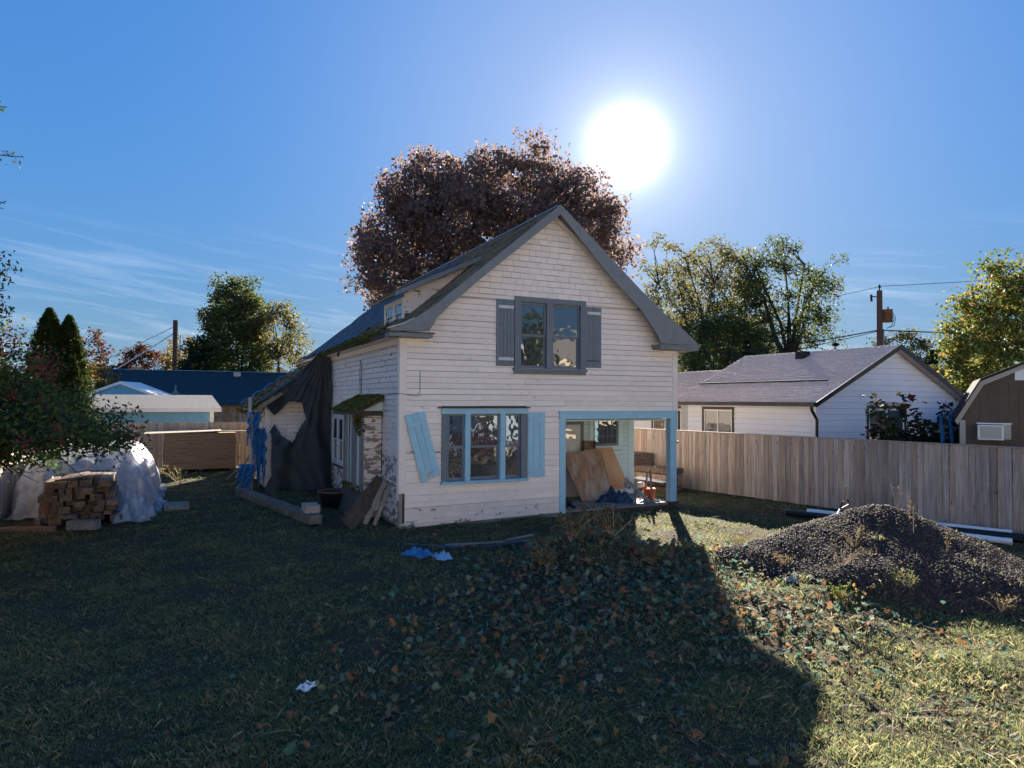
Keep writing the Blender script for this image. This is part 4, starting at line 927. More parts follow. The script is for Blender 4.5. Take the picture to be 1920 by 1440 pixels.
# ------------------------------------------------------------------ neighbour's white house
nh = empty('white_house', (9.2, 20.5, 0), HA, 'white lap-sided house with dark trim and shingled roof beyond the right fence', 'house')
NW, NL, NE, NR = 7.0, 6.2, 2.97, 4.68
TNF, TNS = T_front(), T_left()
mb = MB(); mb.box(.002, NW - .02, .002, NL, 0, NE); mb.prism([(.02, NE + .001), (NW - .02, NE + .001), (NW / 2, NR - .05)], .002, NL); mb.build('wall', M['steel'], nh)  # grey core showing through the lap gaps, painted shade below each board
gw = (2.24, 4.16, 1.35, 2.78)
siding(nh, TNF, .1, NR - .12, .185, lambda z: .1 if z < NE else .1 + (z - NE) * 2.04, lambda z: NW - .1 if z < NE else NW - .1 - (z - NE) * 2.04, [gw], M['nwhite'], name='lap_board', t=.03, butt=50, gap=.008)
sw2 = (-5.0, -3.38, 1.35, 2.70)
siding(nh, TNS, .1, NE - .05, .185, -5.78, -.1, [sw2], M['nwhite'], name='lap_board', t=.03, butt=50, gap=.008)
def nwin(T, b, name, par):
    x0, x1, z0, z1 = b; q = MB(T); t_ = .1
    q.box(x0, x1, -.035, .02, z1 - t_, z1).box(x0, x1, -.035, .02, z0, z0 + t_).box(x0, x0 + t_, -.035, .02, z0 + t_, z1 - t_).box(x1 - t_, x1, -.035, .02, z0 + t_, z1 - t_); w_ = q.build(name, M['nblack'], par)
    q = MB(T); a, c, d, e_ = x0 + t_, x1 - t_, z0 + t_, z1 - t_; xm = (a + c) / 2
    q.box(a, c, -.02, .015, e_ - .05, e_).box(a, c, -.02, .015, d, d + .05).box(a, a + .05, -.02, .015, d + .05, e_ - .05).box(c - .05, c, -.02, .015, d + .05, e_ - .05).box(xm - .03, xm + .03, -.025, .015, d + .05, e_ - .05)
    q.build('frame', M['vinyl'], w_)
    for p, r_ in ((a + .05, xm - .03), (xm + .03, c - .05)): q = MB(T); q.box(p, r_, -.005, .005, d + .05, e_ - .05); q.build('pane', M['glass_b'], w_)
nwin(TNF, gw, 'window', nh); nwin(TNS, sw2, 'window', nh)
for a, b in ((-.02, .1), (NW - .1, NW + .02)): mb = MB(); mb.box(a, b, -.025, .0, .05, NE); mb.build('corner_board', M['nwhite'], nh)
mb = MB(); mb.box(-.025, .0, .001, .1, .05, NE - .05); mb.build('corner_board', M['nwhite'], nh)
rp = .5
NP = [(-.35, NE - .10), (NW / 2, NR + .07)]
mb = MB(); mb.prism([(-.35, NE - .11), (NW / 2, NR + .06), (NW + .35, NE - .11), (NW + .35, NE - .19), (NW / 2, NR - .02), (-.35, NE - .19)], -.3, NL + .25); mb.build('roof', M['shingle_grey'], nh)
mb = MB(); mb.prism([(-.37, NE - .09), (NW / 2, NR + .085), (NW + .37, NE - .09), (NW + .37, NE - .24), (NW / 2, NR - .08), (-.37, NE - .24)], -.34, -.302); mb.build('rake_trim', M['nblack'], nh)
slope_shingles(NP, -.3, NL + .25, .14, .3, 'roof_shingles', M['shingle_grey'], nh, th=.007, gap=.02, jit=.012)
mb = MB(); mb.box(-.50, -.352, -.34, NL + .3, NE - .22, NE - .09); mb.build('gutter', M['nblack'], nh)
mb = MB(); mb.tube([(-.42, -.2, NE - .2), (-.42, -.2, NE - .32), (-.08, -.10, NE - .62), (-.08, -.07, 0)], .045, 8); mb.build('downpipe', M['nblack'], nh)
mb = MB(); mb.tube([(NW + .30, -.2, NE - .2), (NW + .28, -.2, NE - .3), (NW + .07, -.10, NE - .5), (NW + .07, -.07, 0)], .045, 8); mb.build('downpipe', M['nblack'], nh)
mb = MB(); zc = lambda x: NE - .1 + (x + .35) * (NR - NE + .17) / (NW / 2 + .35)
mb.box(2.85, 3.15, 2.9, 3.3, zc(2.85) - .02, zc(3.15) + .14); mb.build('roof_vent', M['darkroof'], nh)
# lifted shingle step, its dark colour stands in for the shadow band
for xx, y0_, y1_ in ((1.05, .45, NL + .2),):
    zz = zc(xx); mb = MB(); mb.hexa([(xx - .02, y0_, zz - .02), (xx + .05, y0_, zz), (xx + .05, y1_, zz), (xx - .02, y1_, zz - .02), (xx - .02, y0_, zz + .05), (xx + .05, y0_, zz + .06), (xx + .05, y1_, zz + .06), (xx - .02, y1_, zz + .05)]); mb.build('roof_shade_step', M['darkroof'], nh)
# second wing further back
w2 = empty('white_house_wing', Vector((9.2, 20.5, 0)) + Vector((-sa * 6.5 + .6 * ca, ca * 6.5 + .6 * sa, 0)), HA, 'rear white wing with its own lower shingled roof behind the white house', 'house')
mb = MB(); mb.box(0, 5, 0, 7, 0, 2.85); mb.build('wall', M['nwhite'], w2)
mb = MB(); mb.prism([(-.4, 2.72), (2.6, 4.2), (5.4, 2.72), (5.4, 2.64), (2.6, 4.12), (-.4, 2.64)], -.2, 8); mb.build('roof', M['shingle_grey'], w2)
slope_shingles([(-.4, 2.73), (2.6, 4.21)], -.2, 8, .14, .3, 'roof_shingles', M['shingle_grey'], w2, th=.007, gap=.02, jit=.012)
mb = MB(); mb.box(-.5, -.402, -.2, 8, 2.6, 2.73); mb.build('gutter', M['rust'], w2)
nwin(T_left(), (-2.3, -.5, 1.3, 2.5), 'window', w2); nwin(T_left(), (-5.6, -4.2, 1.3, 2.5), 'window', w2)

# ------------------------------------------------------------------ brown gambrel shed
sd = empty('brown_shed', (11.42, 17.25, 0), R(-31), 'brown barn-roofed shed with a white air conditioner at the right edge', 'shed')
SP = [(-.13, 2.50), (.42, 3.50), (1.75, 4.12), (3.1, 3.52), (3.7, 2.48)]
mb = MB(); mb.prism([(0, 0), (3.5, 0), (3.5, 2.5), (3.0, 3.42), (1.75, 4.0), (.5, 3.42), (0, 2.5)], .03, 2.6); mb.build('wall', M['brown'], sd)
for i in range(18):
    a = i * .2; b = min(a + .196, 3.5)
    def top(x): return float(np.interp(x, [0, .5, 1.75, 3.0, 3.5], [2.5, 3.42, 4.0, 3.42, 2.5]))
    if b <= a: continue
    q = MB(); q.hexa([(a, .0, 0), (b, 0, 0), (b, .03, 0), (a, .03, 0), (a, 0, 2.30), (b, 0, 2.30), (b, .03, 2.30), (a, .03, 2.30)]); q.build('panel_board', M['brown'], sd)
    q = MB(); q.hexa([(a, -.005, 2.305), (b, -.005, 2.305), (b, .03, 2.305), (a, .03, 2.305), (a, -.005, top(a)), (b, -.005, top(b)), (b, .03, top(b)), (a, .03, top(a))]); q.build('panel_board', M['brown'], sd)
mb = MB(); mb.prism(SP + [(a, b - .07) for a, b in reversed(SP)], -.12, 2.7); mb.build('roof', M['darkroof'], sd)
mb = MB(); mb.prism([(a, b - .072) for a, b in SP] + [(a + (.06 if a < 1.7 else (-.06 if a > 1.8 else 0)), b - .17) for a, b in reversed(SP)], -.07, -.03); mb.build('rake_trim', M['tan'], sd)
mb = MB(); mb.box(-.02, .1, -.03, -.006, 0, 2.45); mb.build('corner_trim', M['tan'], sd)
mb = MB(); mb.box(1.12, 1.55, -.04, -.008, 3.45, 3.72); v_ = mb.build('gable_vent', M['vinyl'], sd)
ac_ = MB(); ac_.box(.34, .86, -.34, .0, 1.98, 2.34); ac_ = ac_.build('air_conditioner', M['vinyl'], sd)
mb = MB()
for i in range(12): mb.box(.38, .82, -.352, -.341, 2.02 + i * .025, 2.032 + i * .025)
mb.build('grille', M['fascia'], ac_)
mb = MB(); mb.box(.862, 1.03, -.06, -.006, 1.99, 2.36); mb.build('side_panel', M['steel'], ac_)
mb = MB(); mb.box(.33, 1.05, -.07, -.006, 2.361, 2.39); mb.build('top_frame', M['vinyl'], ac_)

# teal shed between + blue ladder
tl = empty('teal_building', (14.6, 21.6, 0), -.2, 'teal gabled outbuilding glimpsed between the white house and brown shed', 'shed')
mb = MB(); mb.box(0, 4.2, 0, 4, 0, 2.5); mb.prism([(0, 2.501), (4.2, 2.501), (2.1, 3.4)], 0, 4); mb.build('wall', M['teal'], tl)
mb = MB(); mb.prism([(-.3, 2.42), (2.1, 3.46), (4.5, 2.42), (4.5, 2.34), (2.1, 3.38), (-.3, 2.34)], -.3, 4.2); mb.build('roof', M['shingle_tan'], tl)
ld = empty('ladder', (11.35, 17.9, 0), 0, 'blue ladder leaning in the gap left of the brown shed', 'ladder')
for xx in (0, .3): mb = MB(); mb.bar((xx, -.2, 0), (xx * .8 + .1, .2, 2.6), .03, .07); mb.build('rail', M['bluetarp'], ld)
for i in range(8): mb = MB(); mb.bar((.01 + i * .01, -.2 + i * .045, .3 + i * .28), (.30 - i * .003, -.2 + i * .045, .3 + i * .28), .03, .03); mb.build('rung', M['bluetarp'], ld)

# ------------------------------------------------------------------ far houses left
bh = empty('blue_roofed_house', (-32.2, 53, 0), HA, 'long low house with a dark blue roof and row of vents behind the back fence', 'house')
mb = MB(); mb.box(.5, 28, -4.2, 3, 0, 2.5); mb.build('wall', M['ply'], bh)
mb = MB(); mb.prism([(-5, 2.50), (0, 5.15), (5, 2.50), (5, 2.38), (0, 5.03), (-5, 2.38)], 0, 28.5, 'x'); mb.build('roof', M['shingle_blue'], bh)
mb = MB(); mb.box(0, 28.5, -.1, .1, 5.16, 5.2); mb.build('ridge_cap', M['lblue'], bh)
for x in (9.6, 14.2, 19.2, 25): mb = MB(); mb.box(x, x + .55, -.75, -.35, 4.75, 5.1); mb.build('roof_vent', M['steel'], bh)
for x, yv in ((5.3, -3.4), (16.8, -1.7)):
    zz = 5.15 - abs(yv) * .53; mb = MB(); mb.tube([(x, yv, zz - .1), (x, yv, zz + .55)], .07, 8); mb.lathe([(.35, zz - .12), (.1, zz + .15)], (x, yv, 0), 10); mb.build('vent_pipe', M['steel'], bh)
bg_ = empty('blue_gable_shed', (-25.4, 44, 0), HA * .35, 'light blue gable with white trim in front of the dark blue roof', 'shed')
mb = MB(); mb.box(-2.0, 2.0, 0, 3, 0, 2.95); mb.prism([(-2.2, 2.955), (2.2, 2.955), (0, 3.80)], 0, 3); mb.build('wall', M['lblue'], bg_)
for i in range(20): x = -2 + i * .2; zt = 3.8 - abs(x + .1) * .385; mb = MB(); mb.box(x + .01, x + .19, -.03, -.002, 2.2, zt - .03); mb.build('board', M['lblue'], bg_)
for s in (-1, 1): mb = MB(); mb.prism([(0, 3.98), (2.35 * s, 3.06), (2.35 * s, 2.90), (0, 3.80)], -.2, -.04); mb.build('gable_trim', M['vinyl'], bg_)
mb = MB(); mb.prism([(-2.4, 3.04), (0, 3.98), (2.4, 3.04), (2.4, 2.98), (0, 3.92), (-2.4, 2.98)], -.195, 3.2); mb.build('roof', M['vinyl'], bg_)
gs = empty('light_blue_shed', (-19.75, 34.0, 0), HA, 'light blue shed with a grey shingle roof and white fascia behind the fence', 'shed')
mb = MB(); mb.box(-1.2, 4.35, 0, 2.6, 0, 2.2); mb.build('wall', M['lblue'], gs)
for i in range(27): x = -1.2 + i * .2; mb = MB(); mb.box(x + .01, x + .19, -.03, -.001, .3, 2.2); mb.build('board', M['lblue'], gs)
mb = MB(); mb.box(4.2, 4.4, -.05, .1, 0, 2.2); mb.build('corner_trim', M['vinyl'], gs)
mb = MB(); mb.hexa([(-1.6, -.4, 2.34), (4.75, -.4, 2.34), (4.35, 2.0, 3.0), (-1.6, 2.0, 3.0), (-1.6, -.4, 2.41), (4.75, -.4, 2.41), (4.35, 2.0, 3.08), (-1.6, 2.0, 3.08)]); mb.build('roof', M['shingle_tan'], gs)
mb = MB(); mb.hexa([(-1.6, 4.4, 2.34), (4.75, 4.4, 2.34), (4.35, 2.003, 3.0), (-1.6, 2.003, 3.0), (-1.6, 4.4, 2.41), (4.75, 4.4, 2.41), (4.35, 2.003, 3.08), (-1.6, 2.003, 3.08)]); mb.build('roof', M['shingle_tan'], gs)
mb = MB(); mb.box(-1.6, 4.75, -.45, -.402, 2.2, 2.41); mb.build('fascia', M['vinyl'], gs)

# ------------------------------------------------------------------ utility poles
up1 = empty('utility_pole', (21.75, 40, 0), 0, 'brown utility pole with a transformer behind the white house', 'utility pole')
mb = MB(); mb.tube([(0, 0, 0), (0, 0, 5), (0, 0, 9.5)], [.2, .17, .15], 10); mb.build('pole', M['pole'], up1)
mb = MB(); mb.tube([(0, 0, 9.5), (0, 0, 9.7)], .03, 6); mb.lathe([(.0, 9.62), (.08, 9.66), (.08, 9.74), (.03, 9.76), (.07, 9.80), (.0, 9.86)], n=10); mb.build('top_insulator', M['wire'], up1)
mb = MB(); mb.bar((0, 0, 9.1), (-.45, 0, 9.15), .05, .05); mb.tube([(-.48, 0, 8.85), (-.5, 0, 9.25)], .07, 8); mb.build('cutout_arm', M['wire'], up1)
tr_ = MB(); tr_.lathe([(0, 7.62), (.26, 7.62), (.28, 7.66), (.28, 8.3), (.29, 8.32), (.29, 8.37), (0, 8.40)], (.46, 0, 0), 18); tr_ = tr_.build('transformer', M['rust'], up1, True)
mb = MB(); mb.tube([(.5, 0, 8.38), (.5, 0, 8.55)], .04, 6); mb.build('bushing', M['wire'], tr_)
mb = MB(); mb.tube([(.7, 0, 8.3), (.95, 0, 7.9), (.85, 0, 7.4), (.5, 0, 7.3)], .02, 5); mb.tube([(.7, 0, 8.25), (.85, 0, 7.8), (.7, 0, 7.4), (.4, 0, 7.25)], .02, 5); mb.build('drop_lead', M['wire'], up1)
mb = MB(); mb.tube([(.22, 0, 5), (.22, 0, 7.2)], .04, 6); mb.build('conduit', M['steel'], up1)
up2 = empty('utility_pole', (-32.4, 65, 0), 0, 'plain dark brown pole rising behind the dark blue roof', 'utility pole')
mb = MB(); mb.tube([(0, 0, 0), (0, 0, 10.4)], [.26, .22], 10); mb.build('pole', M['pole'], up2)
mb = MB(); mb.tube([(.55, 0, 0), (.5, 0, 9)], .06, 6); mb.build('conduit', M['steel'], up2)
def wirec(a, b, sag, r, label, m=None):
    a, b = Vector(a), Vector(b); P = [a.lerp(b, i / 16) - Vector((0, 0, sag * 4 * (i / 16) * (1 - i / 16))) for i in range(17)]
    mb = MB(); mb.tube(P, r, 5); tag(mb.build('overhead_wire', m or M['wire']), label, 'wire')
wirec((21.7, 40, 7.15), (45, 38, 7.3), .35, .035, 'thick overhead cable running right from the transformer pole')
wirec((21.7, 40, 7.15), (14.8, 48, 6.2), .1, .035, 'thick overhead cable dropping left from the transformer pole')
wirec((21.7, 40, 7.1), (14.6, 47.5, 5.6), .15, .02, 'thin service wire dropping left below the thick cable')
wirec((21.7, 40, 9.75), (48, 38, 12.0), .3, .016, 'thin high wire running right from the pole top')
wirec((21.7, 40, 9.72), (12, 46, 8.4), .2, .014, 'thin high wire running left from the pole top')
wirec((-32.3, 65, 9.9), (-40.5, 63, 5.2), .05, .05, 'pale guy wire slanting down left from the dark pole, outermost', M['pvc'])
wirec((-32.3, 65, 9.3), (-37.8, 63, 5.0), .05, .055, 'pale guy wire slanting down left from the dark pole, inner', M['pvc'])
wirec((-32.3, 65, 7.0), (0, 80, 6.5), .5, .035, 'dark cable running right from the dark pole past the trees')

# ------------------------------------------------------------------ trees
def tree(name, base, crown_c, radii, nclump, per, leaf, lm, label, cat='tree', trunk_r=.25, spread=.8, group=None, shell=.55, droop=0, V0=LEAF_V, F0=LEAF_F, seed=1, limbs=None, flat_bottom=True, shape=None, ntr=1, twig=.02):
    g = np.random.default_rng(seed); root = empty(name, base, 0, label, cat, group); base = Vector(base)
    C = np.array(crown_c) - np.array(base); Rr = np.array(radii)
    d = g.normal(size=(nclump * 3, 3)); d /= np.linalg.norm(d, axis=1)[:, None]
    rr = g.uniform(shell ** 3, 1, len(d)) ** (1 / 3)
    P = d * rr[:, None]
    if flat_bottom: P = P[P[:, 2] > -.75]
    if shape is not None: P = shape(P)
    P = P[:nclump]
    lump = 1 + .10 * np.sin(P[:, 0] * 7 + seed) * np.sin(P[:, 2] * 6 + seed * 2) + .07 * np.sin(P[:, 1] * 9 + P[:, 2] * 11)
    P = P * lump[:, None] * Rr + C
    # limbs
    mb = MB(); t0 = Vector((0, 0, -.1)); fork = Vector((C[0] * .5, C[1] * .5, max(.6, C[2] - Rr[2] * .75)))
    mb.tube([t0, fork * .5 + Vector((g.normal() * .1, g.normal() * .1, 0)), fork], [trunk_r, trunk_r * .85, trunk_r * .7], 9)
    nl = limbs or 9; mains = []
    for i in range(nl):
        a = 2 * math.pi * i / nl + g.uniform(-.3, .3); q = Vector((C[0] + Rr[0] * .5 * math.cos(a), C[1] + Rr[1] * .5 * math.sin(a), C[2] + Rr[2] * g.uniform(-.3, .6)))
        m1 = fork.lerp(q, .5) + Vector((g.normal() * .1 * Rr[0], g.normal() * .1 * Rr[1], -Rr[2] * .08)); mb.tube([fork, m1, q], [trunk_r * .5, trunk_r * .3, trunk_r * .14], 6, False); mains += [m1, q, fork.lerp(m1, .5), m1.lerp(q, .5)]
    mains.append(Vector((C[0], C[1], C[2])))
    MA = np.array([tuple(q) for q in mains])
    for p in P[::1 if nclump < 400 else 2]:
        j = int(np.argmin(((MA - p) ** 2).sum(1))); s = Vector(MA[j]); e_ = Vector(p); mid_ = s.lerp(e_, .5) + Vector((g.normal(), g.normal(), g.normal())) * .06 * Rr[0]
        mb.tube([s, mid_, e_], [trunk_r * .1 + twig * .6, twig, twig * .5], 4, False)
    mb.build('trunk', M['bark'], root)
    n = len(P); k = per; sp = spread
    Q = np.repeat(P, k, 0) + np.clip(g.normal(size=(n * k, 3)), -1.5, 1.5) * sp * np.array([1, 1, .75]) * g.uniform(.5, 1.1, (n, 1)).repeat(k, 0)
    if droop: Q[:, 2] -= np.abs(g.normal(size=len(Q))) * droop
    Rm = rotmats(len(Q), g=g); V, Fc = scatter(Q, g.uniform(.6, 1.2, len(Q)) * leaf, Rm, V0, F0)
    tag(npmesh('crown', V, Fc, lm, root), kind='stuff')
    return root
LM_maple = leafmat('purple_brown_leaves', [(.20, .14, .14), (.25, .16, .15), (.15, .14, .09), (.32, .20, .16), (.20, .14, .17), (.34, .25, .13)], .6)
LM_gold = leafmat('yellow_green_leaves', [(.09, .11, .035), (.18, .165, .055), (.13, .13, .045), (.27, .20, .06), (.08, .10, .04)], .5)
LM_green = leafmat('green_leaves', [(.045, .075, .03), (.075, .11, .035), (.12, .15, .05), (.07, .095, .04), (.20, .165, .055)], .5)
LM_dark = leafmat('dark_conifer_needles', [(.012, .028, .014), (.022, .045, .02), (.03, .05, .022)], .2)
LM_red = leafmat('reddish_leaves', [(.10, .035, .03), (.16, .06, .04), (.06, .05, .025), (.12, .05, .045)], .45)
LM_bright = leafmat('bright_green_yellow_leaves', [(.08, .13, .03), (.14, .19, .04), (.06, .09, .03), (.26, .23, .05), (.26, .15, .045)], .5)
LM_yel = leafmat('yellow_leaves', [(.22, .17, .05), (.30, .20, .06), (.12, .12, .04)], .5)
LM_hedge = leafmat('cedar_foliage', [(.018, .035, .008), (.035, .055, .010), (.06, .075, .012)], .35)
LM_berry = leafmat('hawthorn_leaves', [(.04, .075, .035), (.07, .115, .04), (.11, .16, .04), (.05, .085, .04), (.22, .24, .06)], .55, .35)

def dome(P): return P[P[:, 2] > -.62]   # broad dome with a flat underside
tree('maple_tree', (-.6, 34.2, 0), (-1.1, 32.8, 9.8), (6.75, 4.0, 5.3), 840, 105, .22, LM_maple, 'huge purple-brown maple towering behind the old house', trunk_r=.45, spread=.48, seed=3, limbs=12, shell=.35, shape=dome)
tree('walnut_tree', (23.7, 87.0, 0), (22.4, 87.0, 15.6), (7.6, 6.1, 8.3), 144, 55, 0.39, LM_gold, 'airy yellowing tree just right of the old house roof', trunk_r=.42, spread=.85, seed=5, twig=.05)
tree('walnut_tree', (29.5, 94.5, 0), (29.5, 94.5, 16.0), (6.8, 6.1, 9.5), 156, 70, 0.40, LM_gold, 'golden green tree in the middle of the group behind the white house', trunk_r=.45, spread=.92, seed=6, twig=.045)
tree('walnut_tree', (36.4, 87.0, 0), (35.1, 87.0, 14.5), (7.3, 5.7, 9.5), 180, 70, 0.40, LM_green, 'dark green and gold tree with reaching right-hand branches behind the white house', trunk_r=.6, spread=.88, seed=7, twig=.05)
tree('round_tree', (24.6, 77.6, 0), (24.4, 77.6, 7.3), (6.1, 4.5, 5.7), 228, 80, 0.32, LM_green, 'dense dark green tree low beside the right eave of the old house', trunk_r=.35, spread=.85, seed=8)
tree('round_tree', (33.3, 103.9, 0), (33.3, 103.9, 7.8), (9.9, 4.5, 6.5), 204, 80, 0.39, LM_green, 'broad green tree mass low behind the white house ridge', trunk_r=.35, spread=1.0, seed=28)
tree('maple_tree', (22.6, 30, 0), (22.9, 30, 5.3), (3.3, 3.0, 4.2), 300, 90, .2, LM_bright, 'bright green and yellow maple at the right edge of the picture', trunk_r=.25, spread=.4, seed=9)
tree('round_tree', (33.5, 58, 0), (33.5, 58, 6.8), (3.0, 2.4, 2.6), 60, 55, .24, LM_gold, 'small round golden tree right of the transformer pole', trunk_r=.18, spread=.4, seed=10, twig=.03)
tree('round_tree', (38.5, 56, 0), (38.6, 56, 6.0), (3.2, 2.4, 3.6), 90, 60, .24, LM_gold, 'thin golden green tree left of the bright maple', trunk_r=.18, spread=.5, seed=11, twig=.03)
tree('round_tree', (24.8, 38, 0), (24.8, 38, 2.9), (2.6, 1.8, 1.9), 70, 60, .2, LM_bright, 'low bright green bush-like tree below the bright maple', trunk_r=.12, spread=.35, seed=12)
tree('birch_tree', (-24.2, 60, 0), (-24.6, 60, 7.2), (2.9, 2.4, 6.6), 300, 80, .3, LM_green, 'tall dense tree with yellowing crown behind the dark blue roof', trunk_r=.3, spread=.62, seed=13)
tree('birch_tree', (-20.6, 60, 0), (-20.9, 60, 8.8), (2.7, 1.8, 3.0), 75, 60, .28, LM_gold, 'drooping side tree with gold leaves right of the tall dense tree', trunk_r=.15, spread=.42, seed=14, droop=.7, twig=.03)
tree('birch_tree', (-26.9, 58, 0), (-26.9, 58, 4.6), (1.6, 1.5, 3.9), 90, 60, .26, LM_dark, 'dark pointed shrub-like tree left of the tall dense tree', trunk_r=.12, spread=.4, seed=15)
tree('maple_tree', (-34.5, 55, 0), (-34.2, 55, 5.0), (1.7, 1.4, 3.4), 60, 45, .26, LM_red, 'sparse reddish young tree between the cedars and the dark blue roof', trunk_r=.1, spread=.35, seed=16, twig=.03)
tree('maple_tree', (-41.5, 76, 0), (-41.5, 76, 5.8), (3.4, 2, 3.2), 90, 50, .34, LM_red, 'rounded red-purple tree behind the left end of the dark blue roof', trunk_r=.15, spread=.5, seed=17)
tree('willow_tree', (-36.6, 75, 0), (-36.6, 75, 6.2), (2.3, 2, 4.2), 80, 60, .3, LM_yel, 'yellow drooping tree beside the dark pole', trunk_r=.15, spread=.45, seed=18, droop=.9)
tree('round_tree', (-32.6, 72, 0), (-32.4, 72, 4.6), (2.2, 2, 2.2), 60, 60, .3, LM_red, 'dull reddish bush-like tree right of the dark pole', trunk_r=.12, spread=.5, seed=19)
tree('round_tree', (-30.2, 48, 0), (-30.1, 48, 3.6), (1.9, 1.8, 2.0), 70, 60, .22, LM_yel, 'small yellow tree just right of the two cedars', trunk_r=.12, spread=.35, seed=20)
def cedar(base, h, r, label, seed):
    g = np.random.default_rng(seed); root = empty('cedar_tree', base, 0, label, 'tree')
    mb = MB(); mb.tube([(0, 0, -.1), (0, 0, h * .9)], [.12, .02], 7); mb.build('trunk', M['bark'], root)
    n = 26000; t_ = g.uniform(.03, 1, n) ** 1.1; a = g.uniform(0, 2 * np.pi, n); rad = r * np.clip((1 - t_) ** .62 * 1.12, 0, 1) * (1 + .16 * np.sin(a * 7 + t_ * 9) + .12 * np.sin(a * 19 + t_ * 37) + .06 * g.normal(size=n)) * np.sqrt(g.uniform(.45, 1, n))
    Q = np.stack([rad * np.cos(a), rad * np.sin(a), t_ * h], 1); Rm = rotmats(n, g=g)
    V, Fc = scatter(Q, g.uniform(.08, .2, n), Rm, LEAF_V * np.array([.55, 1.4, 1]), LEAF_F); tag(npmesh('crown', V, Fc, LM_hedge, root), kind='stuff')
cedar((-20.55, 30, 0), 6.85, 1.3, 'taller of the two pointed cedars at the left', 1)
cedar((-20.0, 30.5, 0), 6.6, 1.15, 'slightly shorter pointed cedar right of the taller one', 2)
def conifer(base, h, r, label, seed, lm=LM_dark, layers=16, drp=.25):
    g = np.random.default_rng(seed); root = empty('conifer_tree', base, 0, label, 'tree'); mb = MB(); mb.tube([(0, 0, 0), (0, 0, h)], [h * .02, .02], 6); Qs = []
    for i in range(layers):
        t_ = .12 + .86 * i / layers; rr = r * (1 - t_) ** .8
        for j in range(7):
            a = g.uniform(0, 6.28); ln = rr * g.uniform(.6, 1.15); e_ = np.array([ln * math.cos(a), ln * math.sin(a), h * t_ - drp * ln + .1 * ln]); mb.tube([(0, 0, h * t_), tuple(e_)], [.03, .012], 4, False)
            s = g.uniform(.15, 1, 46)[:, None]; q = np.array([0, 0, h * t_]) * (1 - s) + e_ * s + g.normal(size=(46, 3)) * np.array([.12, .12, .06]) * (rr + .4); Qs.append(q)
    mb.build('trunk', M['bark'], root); Q = np.concatenate(Qs); V, Fc = scatter(Q, g.uniform(.15, .34, len(Q)), rotmats(len(Q), g=g), LEAF_V * np.array([.5, 1.3, 1]), LEAF_F); tag(npmesh('crown', V, Fc, lm, root), kind='stuff')
conifer((-25.1, 80, 0), 8.9, 1.9, 'small dark fir standing alone left of the wing roof', 3)
conifer((-29.6, 82, 0), 7.6, 2.4, 'dull fir between the tall dense tree and the lone fir', 4)
conifer((29.2, 47, 0), 6.9, 2.0, 'feathery blue-green conifer right of the white gable', 5, drp=.0)
conifer((28.7, 60, 0), 8.7, 1.3, 'blue-green conifer spire just right of the transformer pole base', 6, layers=14)
conifer((21.5, 62, 0), 9.0, 1.6, 'small fir tip showing above the white house ridge, left of the pole', 7)
conifer((-47, 70, 0), 7.5, 3.0, 'broad dark fir behind the sparse reddish tree', 8)
conifer((-38.8, 66, 0), 6.4, 2.2, 'dark low fir left of the yellow drooping tree', 9)
# distant woods as one mass
g = np.random.default_rng(40); n = 60000; X = g.uniform(-420, 420, n); Y = 190 + 40 * np.sin(X * .02) + g.uniform(-20, 20, n)
hgt = 4.5 + 2.2 * np.sin(X * .09) + 1.8 * np.sin(X * .23 + 1) + 1.2 * np.sin(X * .6); Z = g.uniform(0, 1, n) ** .8 * hgt
V, Fc = scatter(np.stack([X, Y, Z], 1), g.uniform(1, 2.4, n), rotmats(n, g=g), LEAF_V * 1.4, LEAF_F); tag(npmesh('distant_woods', V, Fc, leafmat('distant_foliage', [(.05, .07, .04), (.09, .09, .05), (.06, .06, .05)], .4)), 'low belt of far-off trees along the horizon', 'woods', kind='stuff')
def hillf(u, v):
    x = -900 + u * 1800; y = 700 + v * 300; z = (22 + 12 * np.sin(u * 9) + 8 * np.sin(u * 23 + 1)) * np.sin(v * np.pi) * (1.1 - .5 * u) - 3; return x, y, z
tag(grid('hills', hillf, 80, 12, mat('wooded_hill', (.06, .08, .08), (.08, .1, .09), scale=.05, rough=1)), 'low wooded hill on the horizon', kind='structure')

# sapling in front of the white house
LM_sap = leafmat('sapling_maple_leaves', [(.02, .045, .018), (.035, .06, .02), (.05, .05, .02), (.10, .03, .03)], .4)
sap = empty('maple_sapling', (11.2, 18.7, 0), 0, 'leggy maple sapling with big dark leaves in front of the white gable', 'sapling')
g = np.random.default_rng(21); mb = MB(); Q = []
for (dx, top_, dy) in ((-1.15, 3.05, 0), (-.75, 2.5, .2), (-.28, 3.15, .1), (-1.0, 2.3, .3), (.1, 2.45, 0), (.72, 2.98, -.1), (.3, 2.3, .2), (1.05, 2.35, 0), (.5, 2.0, .1), (-.3, 2.1, .2), (0.2, 1.9, .1), (.9, 1.9, .2), (1.45, 2.1, 0), (1.3, 1.8, .2), (-.6, 1.95, .1), (-.9, 1.8, 0)):
    P = [Vector((dx * .25, dy * .3, 0)), Vector((dx * .6, dy, top_ * .5)), Vector((dx * .9, dy, top_ * .8)), Vector((dx, dy, top_))]; mb.tube(P, [.02, .014, .01, .005], 5)
    for i in range(64):
        s = g.uniform(.45, 1.0); q = P[0].lerp(P[1], s / .5) if s < .5 else P[1].lerp(P[3], (s - .5) / .5); w_ = .26 * (1.25 - s) + .08; Q.append((q.x + g.normal() * w_, q.y + g.normal() * w_, q.z + g.normal() * .05))
